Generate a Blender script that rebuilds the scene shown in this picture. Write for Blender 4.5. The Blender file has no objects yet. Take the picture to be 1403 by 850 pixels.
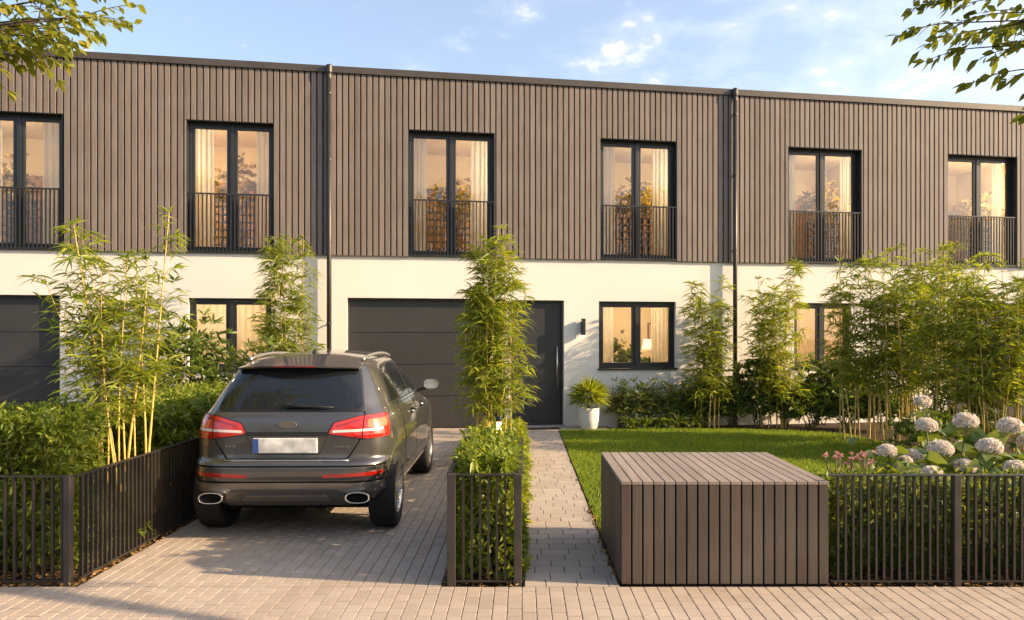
import bpy, bmesh, math, random
import numpy as np
from mathutils import Vector, Matrix, Euler

R = math.radians
random.seed(7)
rng = np.random.default_rng(11)
scene = bpy.context.scene
col = scene.collection

# ---------------------------------------------------------------- measured camera
F, CX, HY, H = 1035.0, 715.0, 462.0, 1.85        # focal length in photo pixels, principal point, eye height
def at(px, py, Y):                                # photo pixel at a chosen distance -> place in the scene
    return Vector(((px - CX) * Y / F, Y, H - (py - HY) * Y / F))
def gnd(px, py):
    return at(px, py, F * H / (py - HY))
TH = R(9.58); CT, ST = math.cos(TH), math.sin(TH)
P0 = (-3.40, 14.96)                               # the row of houses is turned a little to the street
def U(px):                                        # metres along the row of houses
    k = (px - CX) / F
    return (k * P0[1] - P0[0]) / (CT - k * ST)
def fac(u, out=0.0, z=0.0):
    return Vector((P0[0] + u * CT + out * ST, P0[1] + u * ST - out * CT, z))
def skew(u):                                      # how far along the row the view drifts per metre into a room
    p = fac(u); k = p.x / p.y
    return (k * CT + ST) / (CT - k * ST)
def indoor(u, inn, z=0.0):
    return fac(u + inn * skew(u), -inn, z)

# ---------------------------------------------------------------- object helpers
def tag(o, label=None, cat=None, group=None, kind=None):
    if label: o['label'] = label
    if cat: o['category'] = cat
    if group: o['group'] = group
    if kind: o['kind'] = kind
    return o
def thing(name, label, cat, loc=(0, 0, 0), rz=0.0, group=None):
    o = bpy.data.objects.new(name, None); col.objects.link(o)
    o.empty_display_size = 0.2
    o.location = loc; o.rotation_euler = (0, 0, rz)
    return tag(o, label, cat, group)
def link(name, me, mat, parent=None, smooth=False, bevel=0.0, seg=2):
    if mat is not None:
        for m in (mat if isinstance(mat, (list, tuple)) else [mat]):
            me.materials.append(m)
    o = bpy.data.objects.new(name, me); col.objects.link(o)
    if parent: o.parent = parent
    if smooth and len(me.polygons):
        me.polygons.foreach_set('use_smooth', np.ones(len(me.polygons), dtype=bool))
    if bevel:
        b = o.modifiers.new('bevel', 'BEVEL'); b.width = bevel; b.segments = seg; b.limit_method = 'ANGLE'
        b.harden_normals = False
    return o
def copy_tree(o, parent=None):
    c = o.copy(); col.objects.link(c)
    if parent: c.parent = parent
    for ch in list(o.children):
        copy_tree(ch, c)
    return c

class MB:
    """collects boxes, tubes and loose faces for ONE mesh"""
    def __init__(s): s.v = []; s.f = []; s.m = []
    def add(s, vs, fs, mi=0):
        n = len(s.v); s.v += [tuple(p) for p in vs]
        s.f += [tuple(n + i for i in f) for f in fs]; s.m += [mi] * len(fs)
    def box(s, x0, x1, y0, y1, z0, z1, mi=0, mat=None):
        vs = [(x0,y0,z0),(x1,y0,z0),(x1,y1,z0),(x0,y1,z0),(x0,y0,z1),(x1,y0,z1),(x1,y1,z1),(x0,y1,z1)]
        if mat is not None: vs = [mat @ Vector(p) for p in vs]
        s.add(vs, [(0,3,2,1),(4,5,6,7),(0,1,5,4),(1,2,6,5),(2,3,7,6),(3,0,4,7)], mi)
    def quad(s, a, b, c, d, mi=0): s.add([a, b, c, d], [(0,1,2,3)], mi)
    def tube(s, pts, rad, n=8, mi=0, cap=True):
        pts = [Vector(p) for p in pts]; m = len(pts)
        if not hasattr(rad, '__len__'): rad = [rad] * m
        ref = Vector((0.31, 0.77, 0.55)).normalized(); vs = []
        for i, p in enumerate(pts):
            t = (pts[min(i+1, m-1)] - pts[max(i-1, 0)]).normalized()
            a = t.cross(ref)
            if a.length < 1e-3: a = t.cross(Vector((1, 0, 0)))
            a.normalize(); b = t.cross(a)
            for k in range(n):
                w = 2 * math.pi * k / n
                vs.append(p + (a * math.cos(w) + b * math.sin(w)) * rad[i])
        fs = [(i*n+k, i*n+(k+1) % n, (i+1)*n+(k+1) % n, (i+1)*n+k) for i in range(m-1) for k in range(n)]
        if cap:
            fs.append(tuple(range(n))[::-1]); fs.append(tuple((m-1)*n+k for k in range(n)))
        s.add(vs, fs, mi)
    def lathe(s, prof, n=32, axis='z', c=(0,0,0), mi=0, closed=False):
        vs = []; m = len(prof)
        for (r, h) in prof:
            for k in range(n):
                w = 2 * math.pi * k / n; a, b = r*math.cos(w), r*math.sin(w)
                p = (a, b, h) if axis == 'z' else ((h, a, b) if axis == 'x' else (a, h, b))
                vs.append((p[0]+c[0], p[1]+c[1], p[2]+c[2]))
        rows = range(m if closed else m-1)
        fs = [(i*n+k, i*n+(k+1) % n, ((i+1) % m)*n+(k+1) % n, ((i+1) % m)*n+k) for i in rows for k in range(n)]
        s.add(vs, fs, mi)
    def mesh(s, name='mesh', fix=False):
        me = bpy.data.meshes.new(name); me.from_pydata(s.v, [], s.f)
        if any(s.m): me.polygons.foreach_set('material_index', np.array(s.m, dtype=np.int32))
        if fix:
            bm = bmesh.new(); bm.from_mesh(me); bmesh.ops.recalc_face_normals(bm, faces=bm.faces); bm.to_mesh(me); bm.free()
        me.update(); return me
    def build(s, name, mat, parent=None, smooth=False, bevel=0.0, seg=2, fix=False):
        return link(name, s.mesh(name, fix), mat, parent, smooth, bevel, seg)

# ---------------------------------------------------------------- materials
def mat_new(name):
    m = bpy.data.materials.new(name); m.use_nodes = True
    nt = m.node_tree; nt.nodes.clear()
    out = nt.nodes.new('ShaderNodeOutputMaterial')
    return m, nt, out
def N(nt, t, **kw):
    n = nt.nodes.new(t)
    for k, v in kw.items(): setattr(n, k, v)
    return n
def L(nt, a, b): nt.links.new(a, b)
def c4(c): return (c[0], c[1], c[2], 1.0)
def mixrgb(nt, fac, a, b, blend='MIX'):
    n = N(nt, 'ShaderNodeMix', data_type='RGBA', blend_type=blend)
    for sock, v in ((n.inputs[0], fac), (n.inputs[6], a), (n.inputs[7], b)):
        if hasattr(v, 'is_linked'): L(nt, v, sock)
        elif isinstance(v, (int, float)): sock.default_value = v
        else: sock.default_value = c4(v)
    return n.outputs[2]
def ramp(nt, src, p0, p1, c0=(0,0,0), c1=(1,1,1)):
    r = N(nt, 'ShaderNodeValToRGB'); e = r.color_ramp.elements
    e[0].position, e[1].position = p0, p1; e[0].color, e[1].color = c4(c0), c4(c1)
    L(nt, src, r.inputs[0]); return r.outputs[0]
def noise(nt, scale, detail=4, stretch=None, rough=.55, coord='Object'):
    tc = N(nt, 'ShaderNodeTexCoord'); src = tc.outputs[coord]
    if stretch:
        mp = N(nt, 'ShaderNodeMapping'); mp.inputs['Scale'].default_value = stretch
        L(nt, src, mp.inputs[0]); src = mp.outputs[0]
    n = N(nt, 'ShaderNodeTexNoise'); n.inputs['Scale'].default_value = scale
    n.inputs['Detail'].default_value = detail; n.inputs['Roughness'].default_value = rough
    L(nt, src, n.inputs['Vector']); return n.outputs['Fac']
def bsdf(nt, out, color, rough=.5, metal=0.0, spec=.5, coat=0.0, bump=None, bstr=.3, bdist=.01):
    b = N(nt, 'ShaderNodeBsdfPrincipled')
    if hasattr(color, 'is_linked'): L(nt, color, b.inputs['Base Color'])
    else: b.inputs['Base Color'].default_value = c4(color)
    if hasattr(rough, 'is_linked'): L(nt, rough, b.inputs['Roughness'])
    else: b.inputs['Roughness'].default_value = rough
    b.inputs['Metallic'].default_value = metal; b.inputs['Specular IOR Level'].default_value = spec
    b.inputs['Coat Weight'].default_value = coat; b.inputs['Coat Roughness'].default_value = .04
    if bump is not None:
        bp = N(nt, 'ShaderNodeBump'); bp.inputs['Strength'].default_value = bstr; bp.inputs['Distance'].default_value = bdist
        L(nt, bump, bp.inputs['Height']); L(nt, bp.outputs[0], b.inputs['Normal'])
    L(nt, b.outputs[0], out.inputs[0]); return b
def island(nt):
    return N(nt, 'ShaderNodeNewGeometry').outputs['Random Per Island']

def plain(name, color, rough=.5, metal=0.0, spec=.5, coat=0.0, var=.12, vscale=3.0, bump=0.0, bscale=120):
    m, nt, out = mat_new(name)
    nz = noise(nt, vscale, 5)
    dark = [c*(1-var*1.6) for c in color]; lite = [min(1, c*(1+var)) for c in color]
    c = mixrgb(nt, ramp(nt, nz, .3, .7), dark, lite)
    rr = N(nt, 'ShaderNodeMapRange'); rr.inputs[3].default_value = max(0, rough-.06); rr.inputs[4].default_value = min(1, rough+.08)
    L(nt, noise(nt, vscale*5, 3), rr.inputs[0])
    bsdf(nt, out, c, rr.outputs[0], metal, spec, coat, noise(nt, bscale, 3) if bump else None, bump, .004)
    return m
def wood(name, a, b, axis, dirt=.25):
    """timber boards: each board its own tone, long grain, weathering"""
    m, nt, out = mat_new(name)
    st = {'z': (1, 1, .035), 'y': (1, .035, 1), 'x': (.035, 1, 1)}[axis]
    isl = island(nt)
    tone = mixrgb(nt, isl, a, b)
    g = noise(nt, 55, 6, st, .65)
    grain = ramp(nt, g, .30, .68, (.68, .68, .69), (1.14, 1.12, 1.1))
    c = mixrgb(nt, 1.0, tone, grain, 'MULTIPLY')
    w = ramp(nt, noise(nt, 1.7, 6), .42, .75)
    c = mixrgb(nt, w, c, mixrgb(nt, dirt, c, (.27, .25, .235)))
    bsdf(nt, out, c, .62, 0, .35, 0, g, .35, .003)
    return m
def leafmat(name, a, b, c, trans=.38, rough=.42, tint=(1.35, 1.25, .45)):
    """leaf: per-leaf tone, light shining through, waxy gloss"""
    m, nt, out = mat_new(name)
    isl = island(nt)
    col1 = mixrgb(nt, ramp(nt, isl, 0, .62), a, b)
    col1 = mixrgb(nt, ramp(nt, isl, .82, 1.0), col1, c)
    p = N(nt, 'ShaderNodeBsdfPrincipled'); L(nt, col1, p.inputs['Base Color'])
    p.inputs['Roughness'].default_value = rough; p.inputs['Specular IOR Level'].default_value = .4
    t = N(nt, 'ShaderNodeBsdfTranslucent')
    L(nt, mixrgb(nt, 1.0, col1, tint, 'MULTIPLY'), t.inputs[0])
    mx = N(nt, 'ShaderNodeMixShader'); mx.inputs[0].default_value = trans
    L(nt, p.outputs[0], mx.inputs[1]); L(nt, t.outputs[0], mx.inputs[2]); L(nt, mx.outputs[0], out.inputs[0])
    return m
def emis(name, color, strength):
    m, nt, out = mat_new(name)
    e = N(nt, 'ShaderNodeEmission'); e.inputs[0].default_value = c4(color); e.inputs[1].default_value = strength
    L(nt, e.outputs[0], out.inputs[0]); return m
M = {}
def stucco():
    m, nt, out = mat_new('stucco')
    stain = ramp(nt, noise(nt, .8, 7, (1, 1, .35)), .35, .75)
    c = mixrgb(nt, stain, (.72, .68, .625), (.665, .625, .57))
    c = mixrgb(nt, ramp(nt, noise(nt, 30, 4), .45, .8), c, (.67, .63, .57))
    h = noise(nt, 160, 3)
    bsdf(nt, out, c, .9, 0, .2, 0, h, .55, .004); return m
def pavermat(name, a, b, c3):
    m, nt, out = mat_new(name)
    isl = island(nt)
    c = mixrgb(nt, isl, [q*.96 for q in a], [q*1.04 for q in b])
    sp = noise(nt, 260, 4)
    c = mixrgb(nt, ramp(nt, sp, .35, .7), mixrgb(nt, .3, c, (.12, .10, .09)), c)
    c = mixrgb(nt, ramp(nt, noise(nt, 1.1, 6), .40, .8), c, mixrgb(nt, .55, c, c3))
    sp2 = ramp(nt, noise(nt, 7, 6, None, .7), .60, .72)
    c = mixrgb(nt, sp2, c, mixrgb(nt, .28, c, (.10, .085, .07)))
    bsdf(nt, out, c, .82, 0, .3, 0, sp, .45, .004); return m
M['stucco'] = stucco()
M['board'] = wood('facade_boards', (.162, .130, .112), (.216, .175, .152), 'z', .24)
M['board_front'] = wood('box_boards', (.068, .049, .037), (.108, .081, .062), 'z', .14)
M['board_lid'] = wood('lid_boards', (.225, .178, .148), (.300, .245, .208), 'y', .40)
M['pipe'] = plain('downpipe_metal', (.040, .034, .030), .42, .2)
M['membrane'] = plain('dark_membrane', (.018, .016, .015), .8)
M['coping'] = plain('coping_metal', (.075, .061, .052), .45, .25)
M['frame'] = plain('window_frame_metal', (.020, .021, .023), .38, 0, .5, 0, .1, 4)
M['garage'] = plain('garage_door_metal', (.034, .033, .034), .40, 0, .5, 0, .10, 1.2, .10, 220)
M['door'] = plain('front_door_coating', (.028, .028, .030), .36, 0, .5, 0, .10, 1.2, .08, 220)
M['fence'] = plain('fence_metal', (.034, .029, .026), .42, .2, .5, 0, .2, 6, .10, 300)
M['post'] = plain('post_metal', (.050, .042, .037), .45, .2, .5, 0, .2, 6, .10, 300)
M['steel'] = plain('brushed_steel', (.62, .60, .57), .28, 1.0)
M['paver'] = pavermat('paver_concrete', (.385, .308, .245), (.435, .352, .284), (.45, .39, .33))
M['slab'] = pavermat('path_slab', (.365, .300, .246), (.425, .355, .296), (.45, .40, .34))
M['joint'] = plain('joint_sand', (.115, .095, .078), .95, 0, .1, 0, .3, 20, .5, 300)
M['soil'] = plain('soil', (.060, .042, .028), .95, 0, .1, 0, .4, 14, .8, 90)
M['turf'] = plain('turf_soil', (.045, .065, .018), .95, 0, .1, 0, .35, 9, .8, 120)
M['asphalt'] = plain('asphalt', (.055, .053, .052), .85, 0, .3, 0, .25, 3, .6, 300)
M['kerb'] = plain('kerb_stone', (.32, .30, .275), .85, 0, .3, 0, .2, 5, .4, 200)
M['verge'] = plain('far_verge', (.065, .085, .025), .95, 0, .1, 0, .4, 2)
M['plaster'] = plain('room_plaster', (.80, .67, .45), .85, 0, .2, 0, .05)
M['kitchen_plaster'] = plain('kitchen_plaster', (.80, .69, .50), .85, 0, .2, 0, .05)
M['roomfloor'] = plain('room_floor', (.36, .21, .10), .5)
M['oak'] = plain('oak', (.40, .21, .065), .5, 0, .4, 0, .25, 6)
M['walnut'] = plain('walnut', (.22, .105, .035), .5, 0, .4, 0, .25, 6)
M['linen'] = plain('linen', (.66, .56, .44), .9, 0, .2, 0, .12, 12, .4, 160)
M['pot'] = plain('pot_glaze', (.72, .68, .62), .5, 0, .4, 0, .06, 5, .15, 90)
M['rubber'] = plain('rubber', (.018, .017, .017), .75, 0, .3, 0, .2, 10, .3, 120)
M['culm'] = leafmat('bamboo_culm', (.42, .31, .08), (.55, .39, .11), (.36, .33, .08), .05, .4)
M['bark'] = plain('bark', (.095, .070, .050), .9, 0, .2, 0, .4, 12, .9, 40)
M['twig'] = plain('green_twig', (.14, .13, .05), .7)
M['bamboo'] = leafmat('bamboo_leaf', (.165, .225, .022), (.280, .325, .038), (.37, .34, .05), .52)
M['bamboo_deep'] = leafmat('bamboo_leaf_deep', (.130, .185, .022), (.230, .280, .036), (.32, .31, .045), .50)
M['hedge'] = leafmat('hedge_leaf', (.105, .155, .016), (.215, .265, .030), (.34, .35, .05), .40)
M['hedge_deep'] = leafmat('hedge_leaf_deep', (.075, .120, .016), (.165, .210, .028), (.28, .28, .04), .38)
M['shrub'] = leafmat('shrub_leaf', (.065, .110, .020), (.135, .185, .032), (.21, .22, .04), .36)
M['redgrass'] = leafmat('bronze_leaf', (.095, .155, .030), (.180, .225, .050), (.22, .11, .07), .38)
M['hydleaf'] = leafmat('hydrangea_leaf', (.100, .150, .030), (.180, .230, .055), (.24, .26, .07), .36)
M['petal'] = leafmat('hydrangea_petal', (.68, .62, .55), (.76, .71, .63), (.66, .57, .52), .30, .7, (1.1, 1.0, .95))
M['pink'] = leafmat('pink_petal', (.55, .20, .22), (.62, .32, .30), (.45, .14, .18), .3, .7, (1.1, 1, 1))
M['treeleaf'] = leafmat('tree_leaf', (.150, .185, .022), (.260, .275, .034), (.36, .32, .06), .52)
M['treeleaf_deep'] = leafmat('tree_leaf_deep', (.105, .140, .020), (.180, .205, .030), (.25, .25, .04), .50)
M['grassblade'] = leafmat('grass_blade', (.135, .225, .015), (.215, .300, .026), (.31, .31, .045), .50, .5)
M['reflectleaf'] = leafmat('ochre_reflection_leaf', (.26, .19, .04), (.42, .31, .07), (.50, .40, .12), .40)  # golden tone imitates tree reflections in the upper panes
M['litter'] = leafmat('dry_litter', (.20, .105, .035), (.32, .18, .06), (.40, .26, .10), .1, .8)
def glassmat():
    m, nt, out = mat_new('window_glass')
    fr = N(nt, 'ShaderNodeFresnel'); fr.inputs[0].default_value = 1.9
    bp = N(nt, 'ShaderNodeBump'); bp.inputs['Strength'].default_value = .035; bp.inputs['Distance'].default_value = .02
    L(nt, noise(nt, 1.3, 2), bp.inputs['Height'])
    t = N(nt, 'ShaderNodeBsdfTransparent'); t.inputs[0].default_value = (.95, .94, .90, 1)
    g = N(nt, 'ShaderNodeBsdfGlossy'); g.inputs['Roughness'].default_value = .008
    L(nt, bp.outputs[0], g.inputs['Normal'])
    mx = N(nt, 'ShaderNodeMixShader'); mr = N(nt, 'ShaderNodeMath', operation='MULTIPLY'); mr.inputs[1].default_value = 1.45
    L(nt, fr.outputs[0], mr.inputs[0]); L(nt, mr.outputs[0], mx.inputs[0])
    L(nt, t.outputs[0], mx.inputs[1]); L(nt, g.outputs[0], mx.inputs[2]); L(nt, mx.outputs[0], out.inputs[0]); return m
M['glass'] = glassmat()
def curtainmat():
    m, nt, out = mat_new('sheer_curtain')
    d = N(nt, 'ShaderNodeBsdfDiffuse'); d.inputs[0].default_value = (.86, .83, .77, 1)
    t = N(nt, 'ShaderNodeBsdfTranslucent'); t.inputs[0].default_value = (.88, .84, .76, 1)
    tr = N(nt, 'ShaderNodeBsdfTransparent')
    m1 = N(nt, 'ShaderNodeMixShader'); m1.inputs[0].default_value = .32
    m2 = N(nt, 'ShaderNodeMixShader'); m2.inputs[0].default_value = .18
    L(nt, d.outputs[0], m1.inputs[1]); L(nt, t.outputs[0], m1.inputs[2])
    L(nt, m1.outputs[0], m2.inputs[1]); L(nt, tr.outputs[0], m2.inputs[2]); L(nt, m2.outputs[0], out.inputs[0]); return m
M['curtain'] = curtainmat()

# ---------------------------------------------------------------- foliage meshes
def unit(a): return a / np.maximum(np.linalg.norm(a, axis=1, keepdims=True), 1e-9)
class Leaves:
    def __init__(s, roll=.75): s.P=[]; s.D=[]; s.L=[]; s.W=[]; s.dr=[]; s.roll=roll
    def add(s, P, D, Ln, W, droop):
        P = np.atleast_2d(P); n = len(P)
        s.P.append(P); s.D.append(unit(np.atleast_2d(D)))
        s.L.append(np.broadcast_to(Ln, n)); s.W.append(np.broadcast_to(W, n)); s.dr.append(np.broadcast_to(droop, n))
    def mesh(s, name, fold=.25, belly=.32):
        P, D = np.concatenate(s.P), np.concatenate(s.D)
        Ln, W, dr = (np.concatenate(x)[:, None] for x in (s.L, s.W, s.dr))
        n = len(P)
        S = np.cross(D, np.array([0, 0, 1.0]) + rng.normal(0, s.roll, (n, 3))); S = unit(S); Nn = np.cross(S, D)
        def c(t):
            q = P + D * Ln * t; q = q.copy(); q[:, 2] -= (dr * Ln * t * t)[:, 0]; return q
        f = fold * W * .5
        a, b = c(belly), c(.68); wa, wb = W * .5, W * .5 * .74
        V = np.stack([P, a, a + S*wa + Nn*f, a - S*wa + Nn*f, b, b + S*wb + Nn*f*.7, b - S*wb + Nn*f*.7, c(1.0)], 1).reshape(-1, 3)
        loops = np.array([0,1,2, 0,3,1, 2,1,4,5, 1,3,6,4, 5,4,7, 4,6,7]); sizes = np.array([3,3,4,4,3,3])
        return raw_mesh(name, V, (loops[None] + 8*np.arange(n)[:, None]).ravel(), np.tile(sizes, n))
    def count(s): return sum(len(p) for p in s.P)
    def build(s, name, mat, parent=None, fold=.25, belly=.32, twigs=None, twigmat=None):
        me = s.mesh(name, fold, belly); mats = mat
        if twigs is not None and twigs.v:              # the fine twigs that carry the leaves
            t = twigs.mesh('twigs'); t.polygons.foreach_set('material_index', np.ones(len(t.polygons), np.int32))
            bm = bmesh.new(); bm.from_mesh(me); bm.from_mesh(t); bm.to_mesh(me); bm.free(); bpy.data.meshes.remove(t); mats = [mat, twigmat]
        return link(name, me, mats, parent, smooth=True)
def raw_mesh(name, V, loops, sizes):
    me = bpy.data.meshes.new(name)
    me.vertices.add(len(V)); me.vertices.foreach_set('co', V.astype(np.float32).ravel())
    me.loops.add(len(loops)); me.loops.foreach_set('vertex_index', loops.astype(np.int32))
    me.polygons.add(len(sizes)); st = np.concatenate([[0], np.cumsum(sizes)[:-1]]).astype(np.int32)
    me.polygons.foreach_set('loop_start', st)
    me.update(calc_edges=True); me.validate()
    me.polygons.foreach_set('use_smooth', np.zeros(len(me.polygons), bool)); return me
def sph(n, zmin=-1.0):
    v = unit(rng.normal(size=(n*4, 3))); v = v[v[:, 2] >= zmin]
    return v[:n]

def bamboo(label, x, y, h, culms, rad, lean, leafn, leaf=.17, mat='bamboo', low=.22, group='bamboo clumps along the houses', z0=0.0, girth=.0135, dirx=0.0):
    t = thing('bamboo', label, 'bamboo', (x, y, z0), 0, group)
    lv = Leaves(); tw = MB(); per = max(6, leafn // culms)
    for i in range(culms):
        a = 2*math.pi*(i + random.random()*.7)/culms; r0 = rad*math.sqrt(random.uniform(.05, 1))
        b = np.array([r0*math.cos(a), r0*math.sin(a)*.75]); hh = h*random.uniform(.72, 1.0) if i else h
        ln = lean*random.uniform(.35, 1.0); bend = random.uniform(.02, .10)
        ks = np.linspace(0, 1, 15)
        ctr = [(b[0]*(1) + (math.cos(a)*ln + dirx)*(k**1.6) + bend*math.sin(3*k+i), b[1] + math.sin(a)*ln*.7*(k**1.6), hh*k) for k in ks]
        cm = MB(); pts, rr = [], []
        g = girth*random.uniform(.75, 1.15)
        for j in range(14):
            p, q = Vector(ctr[j]), Vector(ctr[j+1]); w = g*(1-.75*j/14)
            pts += [p, p.lerp(q, .06), p.lerp(q, .5)]; rr += [w*1.18, w, w]
        pts.append(Vector(ctr[-1])); rr.append(g*.18)
        cm.tube(pts, rr, 6); cm.build('culm', M['culm'], t, smooth=True)
        C = np.array(ctr)
        nb = int(per*2.7) // 7
        for _ in range(nb):
            k = low + (1-low)*random.random()**1.05; f = k*14; j = min(13, int(f)); p = C[j]*(1-(f-j)) + C[j+1]*(f-j)
            az = random.uniform(0, 2*math.pi); bl = random.uniform(.10, .48)*(1.12-k*.75)*min(1, h/3)
            e = p + np.array([math.cos(az)*bl, math.sin(az)*bl, bl*random.uniform(.1, .7)])
            tw.tube([p, (p+e)/2 + np.array([0, 0, .03]), e], [.0035, .0025, .0015], 4, cap=False)
            m = random.randint(6, 9)
            th = rng.uniform(0, 2*np.pi, m)
            D = np.stack([np.cos(th), np.sin(th), rng.uniform(-.25, .75, m)], 1)
            D[:, 0] += math.cos(az)*.35; D[:, 1] += math.sin(az)*.35
            Pm = e[None] + (p-e)[None]*rng.uniform(0, .35, (m, 1))
            lv.add(Pm, D, leaf*rng.uniform(.8, 1.35, m), leaf*.118*rng.uniform(.8, 1.2, m), rng.uniform(.2, .75, m))
        m = 9; th = rng.uniform(0, 2*np.pi, m)
        lv.add(np.repeat(C[-1][None], m, 0), np.stack([np.cos(th), np.sin(th), rng.uniform(.2, 1.4, m)], 1), leaf*rng.uniform(.6, 1.0, m), leaf*.11, rng.uniform(.1, .5, m))
    lv.build('foliage', M[mat], t, twigs=tw, twigmat=M['twig'])
    return t

def rosettes(lv, C, A, k, leaf, wr, droop=(.1, .4), spread=1.0, up=.6):
    """k leaves round each shoot tip C with shoot axis A"""
    n = len(C); Cr = np.repeat(C, k, 0); Ar = np.repeat(unit(A), k, 0)
    J = rng.normal(size=(n*k, 3)); J -= Ar*np.sum(J*Ar, 1, keepdims=True)
    D = unit(J)*spread + Ar*rng.uniform(.15, 1.1, (n*k, 1))
    D[:, 2] += up*.3
    lf = leaf*rng.uniform(.65, 1.15, n*k)
    lv.add(Cr - Ar*rng.uniform(0, .05, (n*k, 1)), D, lf, lf*wr*rng.uniform(.85, 1.15, n*k), rng.uniform(*droop, n*k))

def hedge_block(lv, x0, x1, y0, y1, z0, z1, dens, leaf, wr=.27, k=7, bulge=.05, slope=0.0):
    """shoot tips over the top, sides and through the volume of a clipped hedge"""
    w, d, h = x1-x0, y1-y0, z1-z0
    def shell(n, axis, side):
        u = rng.uniform(0, 1, (n, 3)); A = np.zeros((n, 3)); A[:, axis] = side; u[:, axis] = (1 if side > 0 else 0)
        C = np.array([x0, y0, z0]) + u*np.array([w, d, h])
        wob = np.sin(C[:, 0]*9+1)*np.sin(C[:, 1]*8+2) + np.sin(C[:, 2]*10 + C[:, 0]*5)
        C += A*(wob[:, None]*bulge*.6 + rng.normal(0, bulge*.8, (n, 1))) - A*rng.uniform(0, .07, (n, 1))
        A = A + rng.normal(0, .35, (n, 3)); A[:, 2] += .45
        return C, A
    parts = [shell(int(dens*w*d*1.15), 2, 1), shell(int(dens*w*h), 1, -1), shell(int(dens*w*h*.35), 1, 1),
             shell(int(dens*d*h*.8), 0, 1), shell(int(dens*d*h*.8), 0, -1)]
    ni = int(dens*w*d*h*1.6)
    C = np.array([x0, y0, z0]) + rng.uniform(.05, .95, (ni, 3))*np.array([w, d, h]); A = rng.normal(0, .5, (ni, 3)); A[:, 2] += .6
    parts.append((C, A))
    for C, A in parts:
        if len(C) == 0: continue
        if slope: C = C.copy(); C[:, 2] -= slope*np.clip((C[:, 1]-y0)/d, 0, 1)*np.clip((C[:, 2]-z0)/h, 0, 1)
        rosettes(lv, C, A, k, leaf, wr, (.05, .35), .9)
def stems(x0, x1, y0, y1, z0, z1, n, r=.006):
    mb = MB()
    for _ in range(n):
        x, y = random.uniform(x0, x1), random.uniform(y0, y1)
        mb.tube([(x, y, z0), (x+random.uniform(-.06, .06), y+random.uniform(-.06, .06), (z0+z1)/2), (x+random.uniform(-.12, .12), y+random.uniform(-.12, .12), z1)], [r, r*.8, r*.4], 5, cap=False)
    return mb
def shrub(label, x, y, w, d, h, n, leaf, wr, mat, k=8, name='shrub', cat='shrub', group=None, z0=0.0, upright=.9, stemn=14):
    t = thing(name, label, cat, (x, y, z0), 0, group); lv = Leaves(); mb = MB()
    v = sph(n, -.15); r = rng.uniform(.25, 1.0, (n, 1))**.5
    lump = 1 + .22*np.sin(v[:, :1]*5+x*3)*np.cos(v[:, 1:2]*4+y) + .10*rng.normal(size=(n, 1))
    C = v*r*lump*np.array([w/2, d/2, h*.62]); C[:, 2] += h*.36; C[:, 2] = np.clip(C[:, 2], .03, None)
    A = v.copy(); A[:, 2] = np.abs(A[:, 2])*.5 + upright
    rosettes(lv, C, A, k, leaf, wr, (.05, .45), .85)
    for i in range(stemn):
        p = C[random.randrange(n)]
        mb.tube([(random.uniform(-.1, .1)*w, random.uniform(-.1, .1)*d, 0), (p[0]*.45, p[1]*.45, p[2]*.55), tuple(p)], [.010, .007, .003], 5, cap=False)
    lv.build('foliage', M[mat], t, twigs=mb, twigmat=M['twig'])
    return t
def spiky(label, x, y, w, h, n, mat='redgrass', group=None, name='spiky_plant', cat='plant', parent=None, z0=0.0, wr=.055, curve=(.15, .75), elr=(.15, 1.0)):
    t = parent or thing(name, label, cat, (x, y, z0), 0, group); lv = Leaves()
    th = rng.uniform(0, 2*np.pi, n); el = rng.uniform(*elr, n)
    D = np.stack([np.cos(th)*(1.05-el*.75), np.sin(th)*(1.05-el*.75), .25+el], 1)
    base = np.stack([np.cos(th)*.03, np.sin(th)*.03, rng.uniform(0, h*.32, n)], 1)
    if parent: base[:, 2] += z0
    lf = h*rng.uniform(.55, 1.0, n)
    lv.add(base, D, lf, lf*wr*rng.uniform(.8, 1.2, n)+.004, rng.uniform(*curve, n))
    lv.build('foliage', M[mat], t, .3, .28)
    return t
# ================================================================ THE SETTING
def sheet(name, x0, x1, y0, y1, z, mat):
    mb = MB(); mb.quad((x0,y0,z),(x1,y0,z),(x1,y1,z),(x0,y1,z))
    return tag(mb.build(name, mat), kind='structure')
g = MB()
for (a, b, c, d) in ((-300, 300, 3.05, 300), (-300, 300, -300, -9.2)):
    g.quad((a, c, -.05), (b, c, -.05), (b, d, -.05), (a, d, -.05))
tag(g.build('ground', M['soil']), kind='structure')
sheet('road', -300, 300, -6.2, 3.12, -.12, M['asphalt'])
k = MB()
for i in range(-18, 18): k.box(i*1.0+.004, i*1.0+.996, 3.10, 3.24, -.16, .0)
tag(k.build('kerb', M['kerb'], bevel=.012), kind='structure')
k = MB(); k.box(-60, 60, -6.4, -6.2, -.16, 0.0); k.box(-60, 60, -9.2, -6.4, -.16, -.01)
tag(k.build('far_pavement', M['kerb'], bevel=.01), kind='structure')
sheet('far_verge', -120, 120, -60, -9.2, -.03, M['verge'])

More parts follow.
